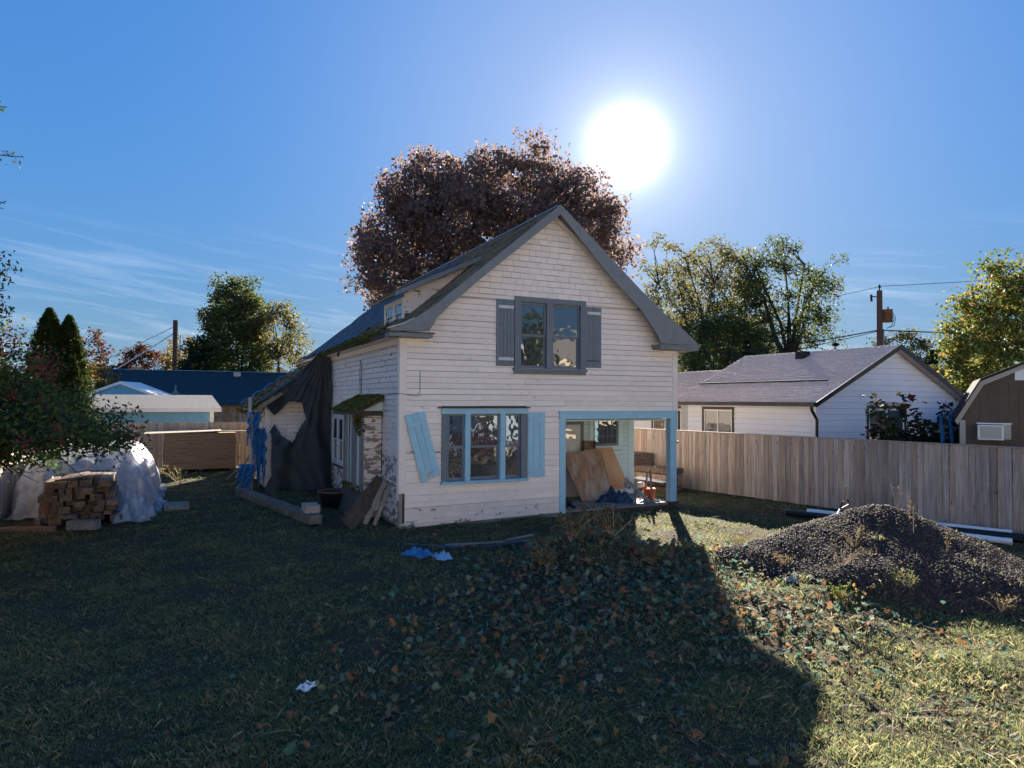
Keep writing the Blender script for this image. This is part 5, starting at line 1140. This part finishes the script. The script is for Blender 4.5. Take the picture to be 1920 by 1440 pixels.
mb.build('stems', M['bark'], sap); Q = np.array(Q); V, Fc = scatter(Q, g.uniform(.15, .27, len(Q)), flatmats(len(Q), .6), MAPLE_V, MAPLE_F); tag(npmesh('leaves', V, Fc, LM_sap, sap), kind='stuff')

# berry tree at the left
def berrytree():
    g = np.random.default_rng(33); b0 = Vector((-12.0, 14.6, 0)); root = empty('berry_tree', b0, 0, 'spreading hawthorn with dark leaves and red berry clusters at the left edge', 'tree')
    mb = MB(); fork = Vector((-1.2, -.6, 1.9)); mb.tube([(0, 0, -.1), (-.25, -.1, .8), fork], [.13, .12, .10], 9)
    clumps = []
    # arching branches, mostly toward the right and the camera
    specs = []
    for i in range(150):
        a = g.uniform(-2.2, 1.0); ln = g.uniform(1.4, 5.2) * (1.0 if abs(a + .3) < .9 else .7); hz = g.uniform(.3, 2.5) * (1.15 - ln * .08); specs.append((a, ln, hz))
    for a, ln, hz in specs:
        e1 = fork + Vector((math.cos(a) * ln * .5, math.sin(a) * ln * .5, hz * .9 + .5)); e2 = fork + Vector((math.cos(a) * ln, math.sin(a) * ln * .8, hz + .1 - ln * .33))
        if b0.x + e2.x > -9.9 and e2.z < 2.75 - (b0.y + e2.y) * .062: e2.z = 2.8 - (b0.y + e2.y) * .058; e1.z = max(e1.z, e2.z + .5)
        pts_ = []
        for k_ in range(9):
            t_ = k_ / 8; pts_.append(fork * (1 - t_) ** 2 + e1 * 2 * t_ * (1 - t_) + e2 * t_ ** 2 + Vector((g.normal(), g.normal(), g.normal())) * .05)
        mb.tube(pts_, list(np.linspace(.05, .008, 9)), 5, False); 
        for p in pts_[2:]: clumps.append(p)
        for k_ in range(4, 9):
            p = pts_[k_]; tip = p + Vector((g.normal() * .3, g.normal() * .3, g.uniform(-.4, .25))); mb.tube([p, tip], [.01, .004], 4, False); clumps += [p.lerp(tip, .5), tip]
    for i in range(5):   # tall leaders at the frame edge
        x = -2.6 + .12 * i; P = [fork, Vector((x - .6, -1.4, 3.2)), Vector((x - .15 + g.normal() * .15, -1.8, 5.2 + .3 * i))]; mb.tube(P, [.05, .025, .008], 5, False)
        for t_ in np.linspace(.2, 1, 10): clumps.append(P[1].lerp(P[2], float(t_)) + Vector((g.normal() * .25, g.normal() * .2, g.normal() * .1)))
    reds = []
    for i in range(26):
        q = Vector((g.uniform(.2, 2.1), g.uniform(-1.2, .2), 0)); q.z = 3.35 + .75 * max(0, 1 - abs(q.x - 1.1) / 1.1) + g.uniform(-.25, .3); mb.tube([fork + Vector((.5, 0, .6)), fork.lerp(q, .6) + Vector((0, 0, .5)), q], [.03, .015, .005], 4, False); clumps.append(q); reds.append(q)
    mb.build('trunk', M['bark'], root)
    C = np.array([tuple(c) for c in clumps]); yw = C[:, 1] + b0.y; xw = C[:, 0] + b0.x
    C = C[(C[:, 2] > 2.9 - yw * (.066 + .035 * sm(-xw, 9.0, 11.0)) + g.normal(size=len(C)) * .08) & (C[:, 2] < 3.35 + 1.15 * sm(-xw, 8.5, 11.0))]
    Q = np.repeat(C, 34, 0) + g.normal(size=(len(C) * 34, 3)) * .17
    V, Fc = scatter(Q, g.uniform(.07, .13, len(Q)), rotmats(len(Q), g=g), LEAF_V * np.array([.95, 1, 1]), LEAF_F); tag(npmesh('crown', V, Fc, LM_berry, root), kind='stuff')
    sel = C[g.random(len(C)) < .13]; B = np.repeat(sel, 26, 0) + g.normal(size=(len(sel) * 26, 3)) * .10
    V, Fc = scatter(B, g.uniform(.014, .024, len(B)), rotmats(len(B), g=g), ICO_V, ICO_F); tag(npmesh('berries', V, Fc, mat('red_berries', (.22, .012, .02), (.35, .03, .05), scale=6, rough=.35), root), kind='stuff')
    sel = np.array([tuple(c) for c in reds])
    if len(sel):
        B = np.repeat(sel[:30], 40, 0) + g.normal(size=(len(sel[:30]) * 40, 3)) * .14
        V, Fc = scatter(B, g.uniform(.04, .08, len(B)), rotmats(len(B), g=g), LEAF_V, LEAF_F); tag(npmesh('red_leaves', V, Fc, leafmat('red_autumn_leaves', [(.30, .04, .05), (.45, .10, .10), (.2, .03, .04)], .5), root), kind='stuff')
berrytree()
# sprig of a second tree outside the frame, reaching in at the upper left
spg = empty('overhanging_branch', (-9.6, 10.3, 0), 0, 'thin berry-bearing branches reaching in high at the upper left edge', 'branch')
g = np.random.default_rng(44); mb = MB(); mb.tube([(-.6, 0, 0), (-.7, 0, 3), (-.6, 0, 7.2)], [.08, .06, .02], 7); C = []
for (p, q) in (((-.65, 0, 6.3), (2.0, .1, 6.62)), ((-.65, 0, 5.6), (1.72, .1, 5.82)), ((-.65, 0, 7.0), (1.75, .1, 7.4)), ((-.7, 0, 4.0), (1.7, .1, 5.05)), ((-.7, 0, 3.6), (1.78, .1, 4.55)), ((-.7, 0, 3.2), (1.9, .1, 4.15)), ((-.7, 0, 3), (1.85, .1, 4.9))):
    p, q = Vector(p), Vector(q); m_ = p.lerp(q, .5) + Vector((0, 0, .25)); P = [p, m_, q]; mb.tube(P, [.03, .015, .006], 5)
    if q.z < 5.5:
        for t_ in np.linspace(.1, 1, 14): C.append(m_.lerp(q, float(t_)) + Vector((g.normal() * .06, g.normal() * .1, g.normal() * .12)))
    else:
        for t_ in (.55, .72, .9): C.append(m_.lerp(q, t_))
mb.build('stems', M['bark'], spg); C = np.array([tuple(c) for c in C]); Q = np.repeat(C, 13, 0) + g.normal(size=(len(C) * 13, 3)) * .07
V, Fc = scatter(Q, g.uniform(.06, .10, len(Q)), rotmats(len(Q), g=g), LEAF_V * np.array([.7, 1, 1]), LEAF_F); tag(npmesh('leaves', V, Fc, LM_berry, spg), kind='stuff')
B = np.repeat(C[::3], 5, 0) + g.normal(size=(len(C[::3]) * 5, 3)) * .03; V, Fc = scatter(B, g.uniform(.01, .016, len(B)), rotmats(len(B), g=g), ICO_V, ICO_F); tag(npmesh('berries', V, Fc, bpy.data.materials['red_berries'], spg), kind='stuff')

# ------------------------------------------------------------------ gravel pile
GC = (6.55, 12.0)
def pile(X, Y):
    X = np.asarray(X, float); Y = np.asarray(Y, float); dx = X - GC[0]; dy = Y - GC[1]
    r = np.hypot(dx / np.where(dx > 0, 2.7, 2.75), dy / np.where(dy < 0, 2.9, 2.1))
    rs = np.sqrt(r * r + .012); z = 1.18 * np.clip(1.0 - rs, 0, 1) ** .93
    r2 = np.hypot((X - 4.7) / 1.2, (Y - 12.0) / .8); z = np.maximum(z, .16 * np.clip(1 - r2, 0, 1))
    z = z * (1 + .05 * np.sin(X * 2.3 + Y) * np.sin(Y * 2.9 - 1) * np.clip(r, 0, 1)) - .012 * np.clip(np.sin(X * 3.7 + 2) * np.sin(Y * 4.3), 0, 1)
    z = np.maximum(z, 0)
    z = z * (1 + .035 * np.sin(X * 4.1) * np.sin(Y * 3.3)) + (.008 * np.sin(X * 9 + Y * 4) + .006 * np.sin(X * 17 - Y * 13)) * (z > .03)
    return z
gx, gy = np.meshgrid(np.arange(2.6, 9.8, .05), np.arange(8.4, 14.6, .05)); pz = pile(gx, gy); gzz = gz(gx, gy)
V = np.stack([gx.ravel(), gy.ravel(), (np.where(pz > .004, gzz + pz, gzz - .05)).ravel()], 1); idx = np.arange(gx.size).reshape(gx.shape)
Fc = np.stack([idx[:-1, :-1].ravel(), idx[:-1, 1:].ravel(), idx[1:, 1:].ravel(), idx[1:, :-1].ravel()], 1); Fc = Fc[pz.ravel()[Fc].max(1) > .004]
gp = tag(npmesh('gravel_pile', V, Fc, M['gravelbase'], smooth=True), 'heap of dark gravel with dry weeds in front of the right fence', 'gravel pile', kind='stuff')
n = 170000; X = nr.uniform(2.6, 9.6, n); Y = nr.uniform(8.6, 14.4, n); pz = pile(X, Y); k_ = pz > .01; X, Y, pz = X[k_], Y[k_], pz[k_]
xe, ye = X[::9] + nr.normal(0, .35, len(X[::9])), Y[::9] + nr.normal(0, .35, len(X[::9])); X = np.concatenate([X, xe]); Y = np.concatenate([Y, ye]); pz = np.maximum(pile(X, Y), 0)
Z = gz(X, Y) + pz
OCT_V = np.array([(1, 0, 0), (-1, 0, 0), (0, 1, 0), (0, -1, 0), (0, 0, .8), (0, 0, -.8)]); OCT_F = np.array([(0, 2, 4), (2, 1, 4), (1, 3, 4), (3, 0, 4), (2, 0, 5), (1, 2, 5), (3, 1, 5), (0, 3, 5)])
V, Fc = scatter(np.stack([X, Y, Z], 1), nr.uniform(.006, .017, len(X)) * nr.choice([1, 1, 1, 1, 1.4, 2.2], len(X)), rotmats(len(X)), OCT_V, OCT_F)
tag(npmesh('gravel_stones', V, Fc, M['gravel']), 'loose dark stones covering the gravel heap', 'gravel', kind='stuff')
def topz(X, Y): return gz(X, Y) + pile(X, Y)

# weeds / dry twigs
def weed(name, x, y, h, label, seed, lm, n=7, leaf=.035, br=True, lean=.25):
    g = np.random.default_rng(seed); z = float(topz(x, y)); root = empty(name, (x, y, z), 0, label, 'weed'); mb = MB(); Q = []
    for i in range(n):
        a = g.uniform(0, 6.28); q = Vector((math.cos(a) * lean * h * g.uniform(.2, 1.2), math.sin(a) * lean * h * g.uniform(.2, 1), h * g.uniform(.55, 1))); m_ = q * .5 + Vector((0, 0, h * .1)); mb.tube([(0, 0, -.03), m_, q], [.006, .004, .002], 4, False)
        for j in range(16): t_ = g.uniform(.25, 1); p = (m_ * (2 * t_) if t_ < .5 else m_.lerp(q, (t_ - .5) * 2)); Q.append((p.x + g.normal() * .03, p.y + g.normal() * .03, p.z + g.normal() * .03))
    mb.build('stems', M['fence_new'], root); Q = np.array(Q); V, Fc = scatter(Q, g.uniform(.5, 1.3, len(Q)) * leaf, rotmats(len(Q), g=g), LEAF_V, LEAF_F); tag(npmesh('leaves', V, Fc, lm, root), kind='stuff')
LM_dry = leafmat('dry_weed_leaves', [(.22, .15, .08), (.30, .22, .12), (.16, .11, .06), (.20, .20, .06)], .4)
LM_brush = leafmat('cut_brush_leaves', [(.06, .11, .06), (.20, .11, .05), (.10, .15, .09), (.28, .17, .08), (.12, .08, .05)], .4)
weed('dry_weed', 6.75, 11.9, .62, 'tall dry weed on the summit of the gravel heap', 1, LM_dry, 3, .025)
weed('dry_weed', 7.1, 12.1, .45, 'dry weed just right of the summit of the gravel heap', 2, LM_dry, 3, .022)
weed('dry_weed', 6.5, 11.0, .55, 'brown seedy weed on the front face of the gravel heap', 3, LM_dry, 2, .04, lean=.1)
weed('dry_weed', 6.7, 10.5, .4, 'short brown weed low on the front of the gravel heap', 4, LM_dry, 3, .03)
weed('dry_weed', 5.5, 10.9, .35, 'spreading dry twigs at the left foot of the gravel heap', 5, LM_dry, 9, .025, lean=1.0)
weed('dry_weed', 5.0, 10.3, .32, 'reddish dry twigs fanning out in front of the gravel heap', 6, LM_dry, 10, .025, lean=1.2)
for q_ in ((1.0, 11.5, .55, 'tangle of cut stalks and leaves on the left of the leaf heap'), (1.75, 11.7, .6, 'tangle of dry stalks on the crown of the leaf heap'), (2.3, 11.2, .4, 'drooping stalks on the right slope of the leaf heap'), (.6, 11.0, .35, 'low tangle of stalks at the left foot of the leaf heap')):
    weed('brush', q_[0], q_[1], q_[2], q_[3], int(q_[0] * 100), LM_brush, 16, .085, lean=.9)
weed('green_weed', 4.6, 9.5, .25, 'leafy green and yellow weed at the shadow edge', 7, LM_bright, 12, .05, lean=.9)
weed('green_weed', 7.2, 8.9, .22, 'green weed tuft low right of the gravel heap', 8, LM_bright, 12, .045, lean=.9)
weed('green_weed', 3.9, 15.2, .5, 'thin reddish weed before the porch skirt', 9, LM_dry, 2, .02, lean=.2)
for i_, (x_, y_) in enumerate(((4.4, 11.0), (5.6, 9.6), (6.6, 9.2), (8.0, 9.7), (4.2, 12.6), (8.6, 10.6))):
    weed('dry_weed', x_, y_, .2 + .03 * i_, f'low straggly weed at the foot of the gravel heap, {ORD[i_]} going round', 70 + i_, (LM_dry, LM_bright)[i_ % 2], 12, .03, lean=1.1)
weed('brush', -11.3, 23.2, .7, 'pile of cut brush on the grass before the plywood stack', 10, LM_gold, 16, .06, lean=1.1)
weed('green_weed', -12.7, 23.6, .4, 'dark green weed left of the cut brush', 11, LM_green, 14, .09, lean=.8)
# shovel, stake, pipes
sv = empty('shovel', (6.25, 13.55, 0), 0, 'shovel stuck in the far side of the gravel heap with a D handle', 'shovel')
mb = MB(); mb.tube([(-.25, -.55, .35), (.42, .25, .72)], .018, 8); mb.build('shaft', M['pvc'], sv)
mb = MB(); mb.tube([(.42, .25, .72), (.46, .22, .86), (.60, .30, .90), (.66, .36, .80), (.47, .3, .72)], .018, 6); mb.build('handle', M['nblack'], sv)
mb = MB(); mb.obox((-.33, -.62, .30), (.2, .28, .012), (.4, -.3, .8)); mb.build('blade', M['steel'], sv)
s2 = empty('shovel', (7.2, 17.9, 0), 0, 'second shovel lying flat on the grass at the foot of the fence', 'shovel')
mb = MB(); mb.tube([(-.1, .1, .05), (1.0, -1.0, .07)], .018, 6); mb.build('shaft', M['greywood'], s2)
mb = MB(); mb.obox((-.25, .25, .06), (.24, .32, .02), (.2, 0, .8)); mb.build('blade', M['nblack'], s2)
mb = MB(); mb.bar((7.72, 15.7, 0), (7.75, 15.7, .92), .06, .06); tag(mb.build('stake', M['fence_new']), 'upright pale stake left of the gravel heap summit', 'stake')
def pipe(p, q, r, m, label, hollow=True):
    root = empty('pipe', p, 0, label, 'pipe'); d = Vector(q) - Vector(p); mb = MB(); mb.tube([(0, 0, 0), tuple(d)], r, 16, cap=False); mb.tube([(0, 0, 0), tuple(d)], r * .9, 16, cap=False); mb.build('tube', m, root, True)
    mb = MB(); u = d.normalized(); mb.tube([tuple(d - u * .12), tuple(d + u * .005)], r * 1.1, 16, cap=False); mb.build('socket', m, root, True)
pipe((7.6, 17.45, .09), (10.70, 14.55, .11), .065, M['pvc'], 'upper white plastic pipe lying behind the gravel heap')
pipe((8.05, 16.0, .07), (10.18, 13.85, .07), .065, M['pvc'], 'lower white plastic pipe nearer to the camera, behind the gravel heap')
pipe((7.0, 17.3, .07), (11.6, 13.6, .07), .075, M['blackpipe'], 'black plastic pipe between the white pipes and fence')
pipe((7.5, 16.7, .06), (10.6, 14.1, .06), .06, M['blackpipe'], 'black plastic pipe between the two white pipes')
wbar('plank', (5.1, 21.6, .35), (4.3, 22.3, .42), 1.2, .03, M['pvc'], 'white-edged board stack seen through the porch beside the fence', 'board')
for i in range(4):
    mb = MB(); mb.obox((4.7 + .02 * i, 22.1, .1 + .19 * i), (1.5, .7, .16), (0, 0, -.9)); tag(mb.build('timber', M['timber']), f'old timber in the low stack seen through the porch opening, {ORD[i]} from the ground', 'timber', 'timbers stacked behind the porch')
mb = MB(); mb.obox((4.15, 23.4, .55), (1.2, .8, 1.1), (0, 0, .5)); tag(mb.build('crate', M['timber']), 'dark wooden crate beside the fence seen through the porch', 'crate')

# ------------------------------------------------------------------ litter, leaves and grass
def mask_free(X, Y):
    hx, hy = W2H(X, Y); k = ~((hx > -.03) & (hx < W + .05) & (hy > -.02) & (hy < LEN)) & ~((hx > -2.05) & (hx < 0) & (hy > 8.4) & (hy < LEN)) & ~((hx > -.5) & (hx < 0) & (hy > 1.4) & (hy < 3.7))
    k &= ~((hx > -8.0) & (hx < -5.7) & (hy > 3.3) & (hy < 10.1)) & ~((hx > -5.1) & (hx < -2.5) & (hy > 14.8)); return k & ((pile(X, Y) < .03) | (nr.random(np.shape(X)) < .06))
def fan_points(n, ymax=27, ymin=3.8, pw=1.0):
    """points over the yard, denser near the viewer"""
    Y = ymin * (ymax / ymin) ** nr.uniform(0, 1, n); X = Y * nr.uniform(-.86, .86, n) + nr.normal(0, .2, n); k = mask_free(X, Y) & (X > -14.5) & (X < 13); return X[k], Y[k]
def brushy(X, Y): return np.exp(-(((X - 1.6) / 2.1) ** 2 + ((Y - 10.9) / 1.9) ** 2)) + .35 * np.exp(-(((X - 3.2) / 1.4) ** 2 + ((Y - 9.0) / 1.3) ** 2)) + .2 * np.exp(-(((X + .3) / 1.6) ** 2 + ((Y - 8.2) / 1.8) ** 2))
LM_grass = leafmat('grass_blades', [(.11, .17, .075), (.18, .23, .10), (.30, .27, .12), (.12, .17, .09), (.42, .37, .19), (.06, .10, .05)], .6, .7)
def grass(name, n, hmin, hmax, wdt, label, flat=.8, ymax=27, sel=None, lm=LM_grass):
    X, Y = fan_points(n, ymax)
    if sel is not None: k = sel(X, Y); X, Y = X[k], Y[k]
    k = nr.random(len(X)) > .8 * np.clip(brushy(X, Y), 0, 1); X, Y = X[k], Y[k]
    patch = .5 + .5 * np.sin(X * 1.9 + 1.3 * np.sin(Y * 1.4)) * np.sin(Y * 2.3 + X * .7); k = nr.random(len(X)) < .12 + .6 * patch + .5 * (np.sin(X * 7.3 + 2.1 * np.sin(Y * 5)) * np.sin(Y * 8.1 + 1.7 * np.sin(X * 4)) > .1); X, Y, patch = X[k], Y[k], patch[k]
    m = len(X); h = nr.uniform(hmin, hmax, m) * (.6 + .6 * patch); a = nr.uniform(0, 2 * np.pi, m); ln = np.abs(nr.normal(0, flat, m)) * h
    Z = topz(X, Y) - .01; ww = wdt * np.clip(Y / 9, .8, 2.2) * nr.uniform(.6, 1.3, m); b = nr.uniform(0, np.pi, m)
    V = np.zeros((m, 4, 3)); base = np.stack([X, Y, Z], 1); sd_ = np.stack([np.cos(b) * ww, np.sin(b) * ww, np.zeros(m)], 1); up_ = np.stack([np.cos(a) * ln, np.sin(a) * ln, h], 1)
    V[:, 0] = base - sd_; V[:, 1] = base + sd_; V[:, 2] = base + up_ * np.array([.55, .55, .75]) + sd_ * .6; V[:, 3] = base + up_
    Fc = (np.array([[0, 1, 2, 3]])[None] + (np.arange(m) * 4)[:, None, None]).reshape(-1, 4)
    return tag(npmesh(name, V.reshape(-1, 3), Fc, lm), label, 'grass', kind='stuff')
grass('grass', 700000, .022, .065, .0032, 'short rough grass covering the yard')
grass('dry_grass', 80000, .04, .11, .0026, 'longer straw-coloured grass in scattered tufts', .7, lm=leafmat('straw_blades', [(.26, .21, .11), (.42, .35, .2), (.18, .17, .08), (.32, .26, .15)], .6, .7),
      sel=lambda X, Y: (np.sin(X * 3.7 + 2 * np.sin(Y * 2)) * np.sin(Y * 4.1 + X) > .35) | (nr.random(len(X)) < .12))
def tufts(n, label, hm, sel=None):
    X, Y = fan_points(n * 6, 22)
    if sel is not None: k = sel(X, Y); X, Y = X[k], Y[k]
    X, Y = X[:n], Y[:n]; nb = 70; m = len(X) * nb; rad = nr.uniform(.05, .20, len(X)).repeat(nb); hh = (hm * nr.uniform(.5, 1.3, len(X))).repeat(nb)
    a = nr.uniform(0, 2 * np.pi, m); rr = np.sqrt(nr.uniform(0, 1, m)) * rad; bx = X.repeat(nb) + rr * np.cos(a); by = Y.repeat(nb) + rr * np.sin(a); Z = topz(bx, by) - .01
    h = hh * nr.uniform(.5, 1.1, m) * (1.1 - .5 * rr / rad); a2 = a + nr.normal(0, .8, m); ln = h * nr.uniform(.2, .9, m); b = nr.uniform(0, np.pi, m); ww = .0022 * np.clip(by / 9, .8, 2)
    V = np.zeros((m, 4, 3)); base = np.stack([bx, by, Z], 1); sd_ = np.stack([np.cos(b) * ww, np.sin(b) * ww, np.zeros(m)], 1); up_ = np.stack([np.cos(a2) * ln, np.sin(a2) * ln, h], 1)
    V[:, 0] = base - sd_; V[:, 1] = base + sd_; V[:, 2] = base + up_ * np.array([.5, .5, .8]) + sd_ * .6; V[:, 3] = base + up_
    return tag(npmesh('grass_tufts', V.reshape(-1, 3), (np.array([[0, 1, 2, 3]])[None] + (np.arange(m) * 4)[:, None, None]).reshape(-1, 4), LM_grass), label, 'grass', kind='stuff')
tufts(800, 'denser grass tufts standing above the rough lawn', .07)
tufts(260, 'taller tufts along the foot of the walls and gravel heap', .11, lambda X, Y: (np.abs(W2H(X, Y)[1] + .25) < .22) & (W2H(X, Y)[0] > -.2) & (W2H(X, Y)[0] < 4) | (np.abs(np.hypot((X - 6.55) / 2.5, (Y - 12) / 2.4) - 1.05) < .10) & (Y < 12) | (np.abs(W2H(X, Y)[0] + .5) < .3) & (W2H(X, Y)[1] > 0) & (W2H(X, Y)[1] < 6))
# leaves
LM_lit = leafmat('fallen_leaves', [(.07, .15, .10), (.11, .21, .14), (.26, .14, .07), (.18, .11, .07), (.15, .25, .18), (.30, .16, .07), (.13, .09, .06), (.22, .27, .20), (.08, .10, .07)], .4, .75)
def litter(name, n, dens, smin, smax, lift, tilt, label, lm, V0=MAPLE_V, F0=MAPLE_F, ymax=20):
    X, Y = fan_points(n, ymax); k = nr.random(len(X)) < dens(X, Y); X, Y = X[k], Y[k]; m = len(X)
    Z = topz(X, Y) + nr.uniform(.005, 1, m) ** 1.5 * lift * (1 + 1.2 * np.exp(-(((X - 1.4) / 1.2) ** 2 + ((Y - 11.6) / .9) ** 2))) + .01; V, Fc = scatter(np.stack([X, Y, Z], 1), smin + (smax - smin) * nr.uniform(0, 1, m) ** 1.7, flatmats(m, tilt), V0, F0); return tag(npmesh(name, V, Fc, lm), label, 'leaves', kind='stuff')
litter('fallen_leaves', 190000, lambda X, Y: np.clip(brushy(X, Y), 0, 1) * .5, .04, .14, .16, .75, 'heaped green and brown maple leaves in front of the porch', LM_lit)
litter('scattered_leaves', 60000, lambda X, Y: .05 + .14 * (np.sin(X * 2.1 + Y + 2 * np.sin(Y * 1.7)) > .45) + .08 * np.clip((X - 2) / 3, 0, 1) * (Y < 10), .025, .085, .03, .4, 'single fallen leaves scattered over the grass', LM_lit)
litter('red_leaves', 40000, lambda X, Y: .55 * np.exp(-(((X - 3.4) / .9) ** 2 + ((Y - 15.0) / 1.1) ** 2)) + .2 * np.exp(-(((X - 5.6) / 1.5) ** 2 + ((Y - 15) / 1.0) ** 2)), .03, .08, .03, .4, 'reddish fallen leaves on the sunlit grass by the porch post', leafmat('reddish_fallen_leaves', [(.28, .10, .07), (.35, .16, .10), (.2, .08, .06), (.3, .2, .1)], .4))
LM_stick = leafmat('twig_bits', [(.10, .075, .05), (.2, .16, .12), (.06, .045, .035), (.28, .24, .2)], 0, .8)
litter('twigs', 26000, lambda X, Y: .05 + .5 * np.clip(brushy(X, Y), 0, 1) + .2 * (X > 3) * (Y < 10), .12, .42, .10, .22, 'twigs and stalks lying among the leaves', LM_stick, LEAF_V * np.array([.05, 1, .3]), LEAF_F)
# blue rubbish and slats in front of the old house
crumple('plastic_scrap', (-1.75, 12.75, .0), (.28, .2, .16), M['bluetarp'], 'crumpled bright blue plastic scrap left of the flat slats', 21)
crumple('plastic_scrap', (-1.25, 12.5, .0), (.20, .14, .14), mat('pale_blue_plastic', (.25, .42, .6), rough=.4), 'pale blue plastic scrap in front of the flat slats', 22)
crumple('plastic_scrap', (-2.05, 6.9, .0), (.10, .07, .06), M['vinyl'], 'small white wrapper low in the left foreground grass', 23)
crumple('plastic_scrap', (4.25, 10.3, .2), (.09, .07, .08), mat('grey_lump', (.25, .26, .3), rough=.6), 'pale grey lump left of the gravel heap', 24)
for i, (a, b, mm, lb) in enumerate((((-1.3, 13.3), (.35, 13.75), 'greywood', 'long grey slat lying in the grass before the triple window'), ((-.6, 13.0), (.2, 13.5), 'navy', 'dark blue slat angled across the grey one'), ((-2.1, 13.2), (-.9, 12.9), 'navy', 'dark slat among the blue plastic scraps'), ((-.1, 13.5), (.45, 14.0), 'steel', 'short pale slat at the right end of the slat heap'))):
    wbar('slat', (*a, .06 + .02 * i), (*b, .07 + .02 * i), .09, .02, M[mm], lb, 'slat')

# ------------------------------------------------------------------ unseen street behind the viewer, added to bounce warm light; windows mirror it
def unseen_street_house(x, wd, hh, m, roofc, label, wins, storeys=2):
    r_ = empty('unseen_street_house', H2W(x, -31, 0), HA, label, 'house')
    mb = MB(); mb.box(0, wd, -8, 0, 0, hh); mb.build('wall', m, r_)
    mb = MB(); mb.prism([(.6, hh - .1), (-4, hh + 2.2), (-8.6, hh - .1), (-8.6, hh - .25), (-4, hh + 2.05), (.6, hh - .25)], -.5, wd + .5, 'x'); mb.build('roof', roofc, r_)
    for k in range(storeys):
        for x_ in wins:
            z_ = .9 + k * 2.8; mb = MB(); mb.box(x_, x_ + 1.5, .01, .06, z_, z_ + 1.4); wn_ = mb.build('window', M['vinyl'], r_); mb = MB(); mb.box(x_ + .1, x_ + 1.4, .061, .07, z_ + .1, z_ + 1.3); mb.build('pane', M['black'], wn_)
    mb = MB(); mb.box(wd * .5 - .5, wd * .5 + .5, .01, .06, .1, 2.2); mb.build('door', M['nblack'], r_)
    return r_
PCR = mat('cream_stucco', (.78, .68, .52), rough=.8); PWH = mat('white_boards', (.80, .76, .70), rough=.7)  # pale fronts added to throw warm sunlight back onto the old house
unseen_street_house(-38, 12, 5.8, PWH, M['shingle_tan'], 'unseen white two-storey house added across the street, furthest left', (1.5, 8.8))
unseen_street_house(-23, 12, 6.2, PCR, M['shingle_tan'], 'unseen cream two-storey house across the street, left of the white one with four windows', (1.5, 8.8))
unseen_street_house(-8, 11, 5.8, PWH, M['shingle_grey'], 'unseen white two-storey house added across the street, straight behind the viewer', (1.2, 8))
unseen_street_house(6, 12, 5.6, mat('pale_blue_boards', (.38, .50, .62), rough=.7), M['shingle_grey'], 'pale blue house across the street, mirrored in the old windows', (1.5, 8.8))
unseen_street_house(21, 12, 6.2, PCR, M['shingle_tan'], 'unseen cream two-storey house added across the street right of the pale blue one', (1.5, 8.8))
unseen_street_house(36, 12, 5.8, PWH, M['shingle_grey'], 'unseen white two-storey house added across the street, furthest right', (1.5, 8.8))
mb = MB(); mb.box(-80, 80, -27.5, -20, -.02, .03); o = mb.build('road', mat('worn_pale_road', (.24, .235, .225), (.30, .29, .28), scale=3, rough=.9)); o.location = HP; o.rotation_euler = (0, 0, HA); tag(o, 'unseen worn street added behind the viewer', kind='structure')
mb = MB(); mb.box(-80, 80, -19.9, -18.2, -.02, .10); o = mb.build('pavement', mat('pale_pavement', (.42, .41, .39), (.48, .47, .45), scale=3, rough=.9)); o.location = HP; o.rotation_euler = (0, 0, HA); tag(o, 'unseen pale pavement added behind the viewer', kind='structure')
tree('round_tree', H2W(16.8, -26, 0), H2W(16.8, -26, 4.6), (1.2, 1.2, 4.0), 130, 45, .25, LM_green, 'tall narrow tree across the street, mirrored in the upper window', trunk_r=.2, spread=.3, seed=50)
tree('round_tree', H2W(9.5, -17.3, 0), H2W(9.5, -17.3, .7), (1.9, .6, .7), 60, 45, .16, LM_red, 'red autumn shrub by the street, mirrored in the lower window', trunk_r=.06, spread=.25, seed=51)
